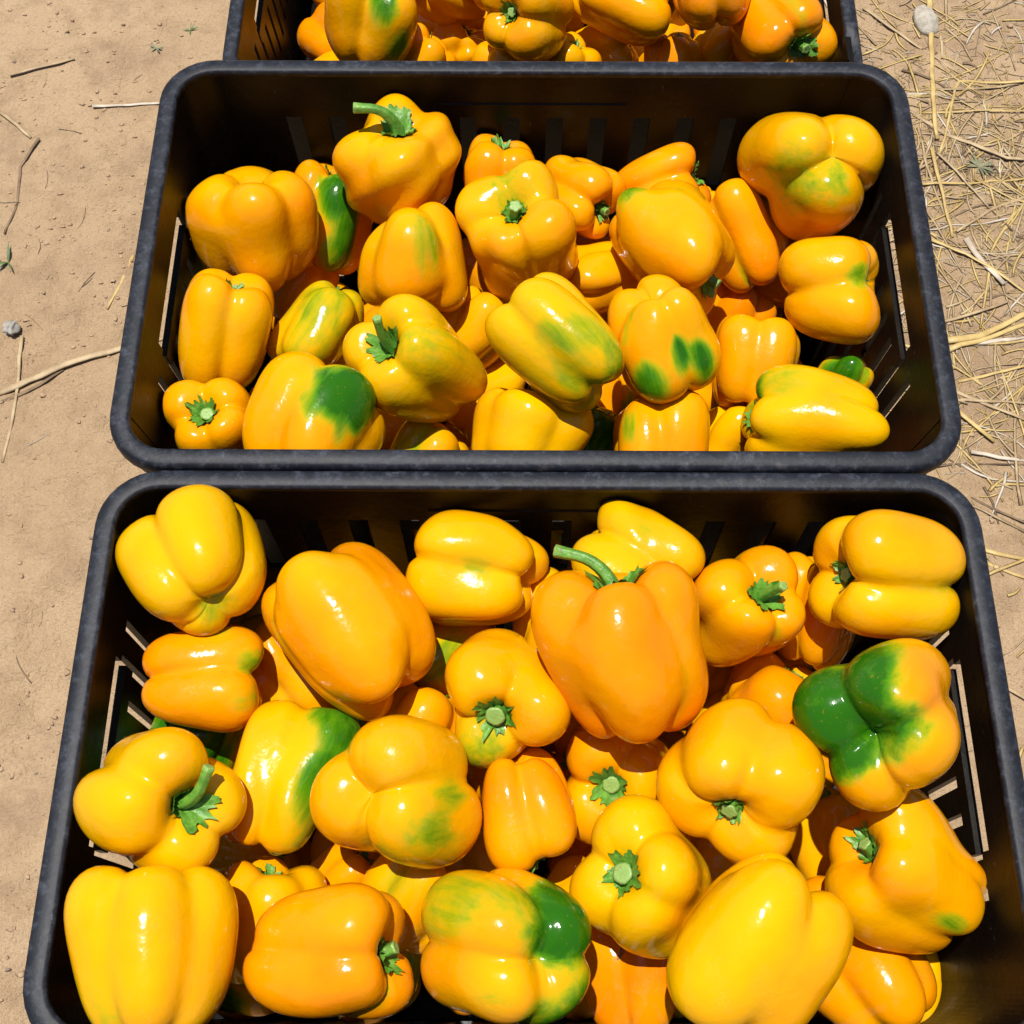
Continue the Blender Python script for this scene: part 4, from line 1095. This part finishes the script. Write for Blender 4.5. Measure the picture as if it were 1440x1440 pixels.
def blob(seed, sx, sy, sz, rough=.18, rings=8, segs=12):
    rng = np.random.default_rng(seed)
    D = sphere_dirs(rings, segs)
    r = np.ones(len(D))
    for _ in range(5):
        r += rough * .4 * np.sin(D @ rng.normal(size=3) * rng.uniform(2, 5) + rng.uniform(0, 6))
    return D * r[:, None] * np.array([sx, sy, sz]), sphere_faces(rings, segs)


# crumbs of soil: uncountable
for nm, mat, cnt, seed, rng_size, lab in (("soil_crumbs", M_CLOD, 4200, 1, (.0007, .0030), "loose sandy crumbs strewn over the ground"), ("soil_pebbles", M_DARKCLOD, 200, 2, (.0008, .0026), "dark specks of grit strewn over the ground")):
    V, F = [], []
    for i in range(cnt):
        side = -1 if rs.random() < .6 else 1
        x = side * (.36 + abs(rs.gauss(0, .22)))
        y = rs.uniform(-.1, 1.55)
        if vnoise(np.array(x * 6.0), np.array(y * 6.0), 77) < .45 and rs.random() < .8:
            continue
        s = rng_size[0] + (rng_size[1] - rng_size[0]) * rs.random() ** 3
        v, f = blob(i + seed * 5000, s, s * rs.uniform(.45, 1), s * rs.uniform(.35, .7), .6, 4, 6)
        b = len(V)
        v = v + np.array([x, y, float(ground_z(x, y)) + s * .15])
        V += v.tolist()
        F += [tuple(b + q for q in t) for t in f]
    o = mesh_obj(nm, V, F, mat)
    tag(o, lab, "soil", kind="stuff")

def stone(name, key, seed, dims, mat, label, cat, rz=0, rough=.2):
    x, y = SPOTS[key]
    v, f = blob(seed, *dims, rough, 22, 30)
    if name == "dried_husk":                            # wrinkled, ribbed skin
        rr = np.hypot(v[:, 0], v[:, 1])
        v[:, 2] += .0005 * np.sin(np.arctan2(v[:, 0], .05 - v[:, 1]) * 60) * np.clip(rr / .012, 0, 1)
        v[:, 0] *= 1 - .35 * np.clip(v[:, 1] / .024, 0, 1)
    o = mesh_obj(name, v.tolist(), f, mat)
    o.location = (x, y, float(ground_z(x, y)) + dims[2] * .55)
    o.rotation_euler = (.12, .08, rz)
    tag(o, label, cat)
    return o


stone("dried_husk", 'white_stone', 3, (.0155, .021, .0075), M_PALE, "pale shrivelled seed husk lying on the straw behind the middle crate corner", "husk", .25, .07)
stone("pebble", 'grey_stone', 9, (.0075, .0070, .0062), M_GREY, "small grey pebble beside a tan stem on bare sand", "pebble", .4, .3)


def leafy(name, key, nl, ln, w, mat, label, seed, rise=.9):
    r = random.Random(seed)
    x, y = SPOTS[key]
    root = empty(name, (x, y, float(ground_z(x, y))))
    tag(root, label, "weed")
    for i in range(nl):
        a = r.uniform(0, 6.28); el = r.uniform(.25, rise)
        L, W = ln * r.uniform(.6, 1.15), w * r.uniform(.7, 1.2)
        vs, fs = [], []
        for k in range(6):
            f = k / 5
            e = el * (1 - f * .8)
            d = L * f
            c = Vector((math.cos(a) * d * math.cos(el * .6), math.sin(a) * d * math.cos(el * .6), .0005 + d * math.sin(el) * (1 - .55 * f)))
            hw = W * .5 * math.sin(math.pi * min(.97, .12 + f * .88))
            sd = Vector((-math.sin(a), math.cos(a), 0))
            vs += [tuple(c - sd * hw + Vector((0, 0, hw * .4))), tuple(c), tuple(c + sd * hw + Vector((0, 0, hw * .4)))]
        for k in range(5):
            for q in (0, 1):
                b = k * 3 + q
                fs.append((b, b + 1, b + 4, b + 3))
        mesh_obj("leaf", vs, fs, mat, root)
    return root


leafy("weed_sprout", 'sprout_a', 6, .010, .0016, M_LEAF, "tiny narrow leaved green weed sprouting from bare sand near the shallower crate", 1)
leafy("weed_sprout", 'sprout_b', 7, .009, .0026, M_DRYLEAF, "tiny withered olive weed on bare sand", 2, .6)
leafy("weed_sprout", 'sprout_c', 5, .020, .0030, M_LEAF, "small green grass shoot above the grey pebble", 3, 1.3)
leafy("weed_tuft", 'tuft', 30, .017, .0020, M_DRYLEAF, "grey-green wilted weed tuft among the straw", 4, .5)
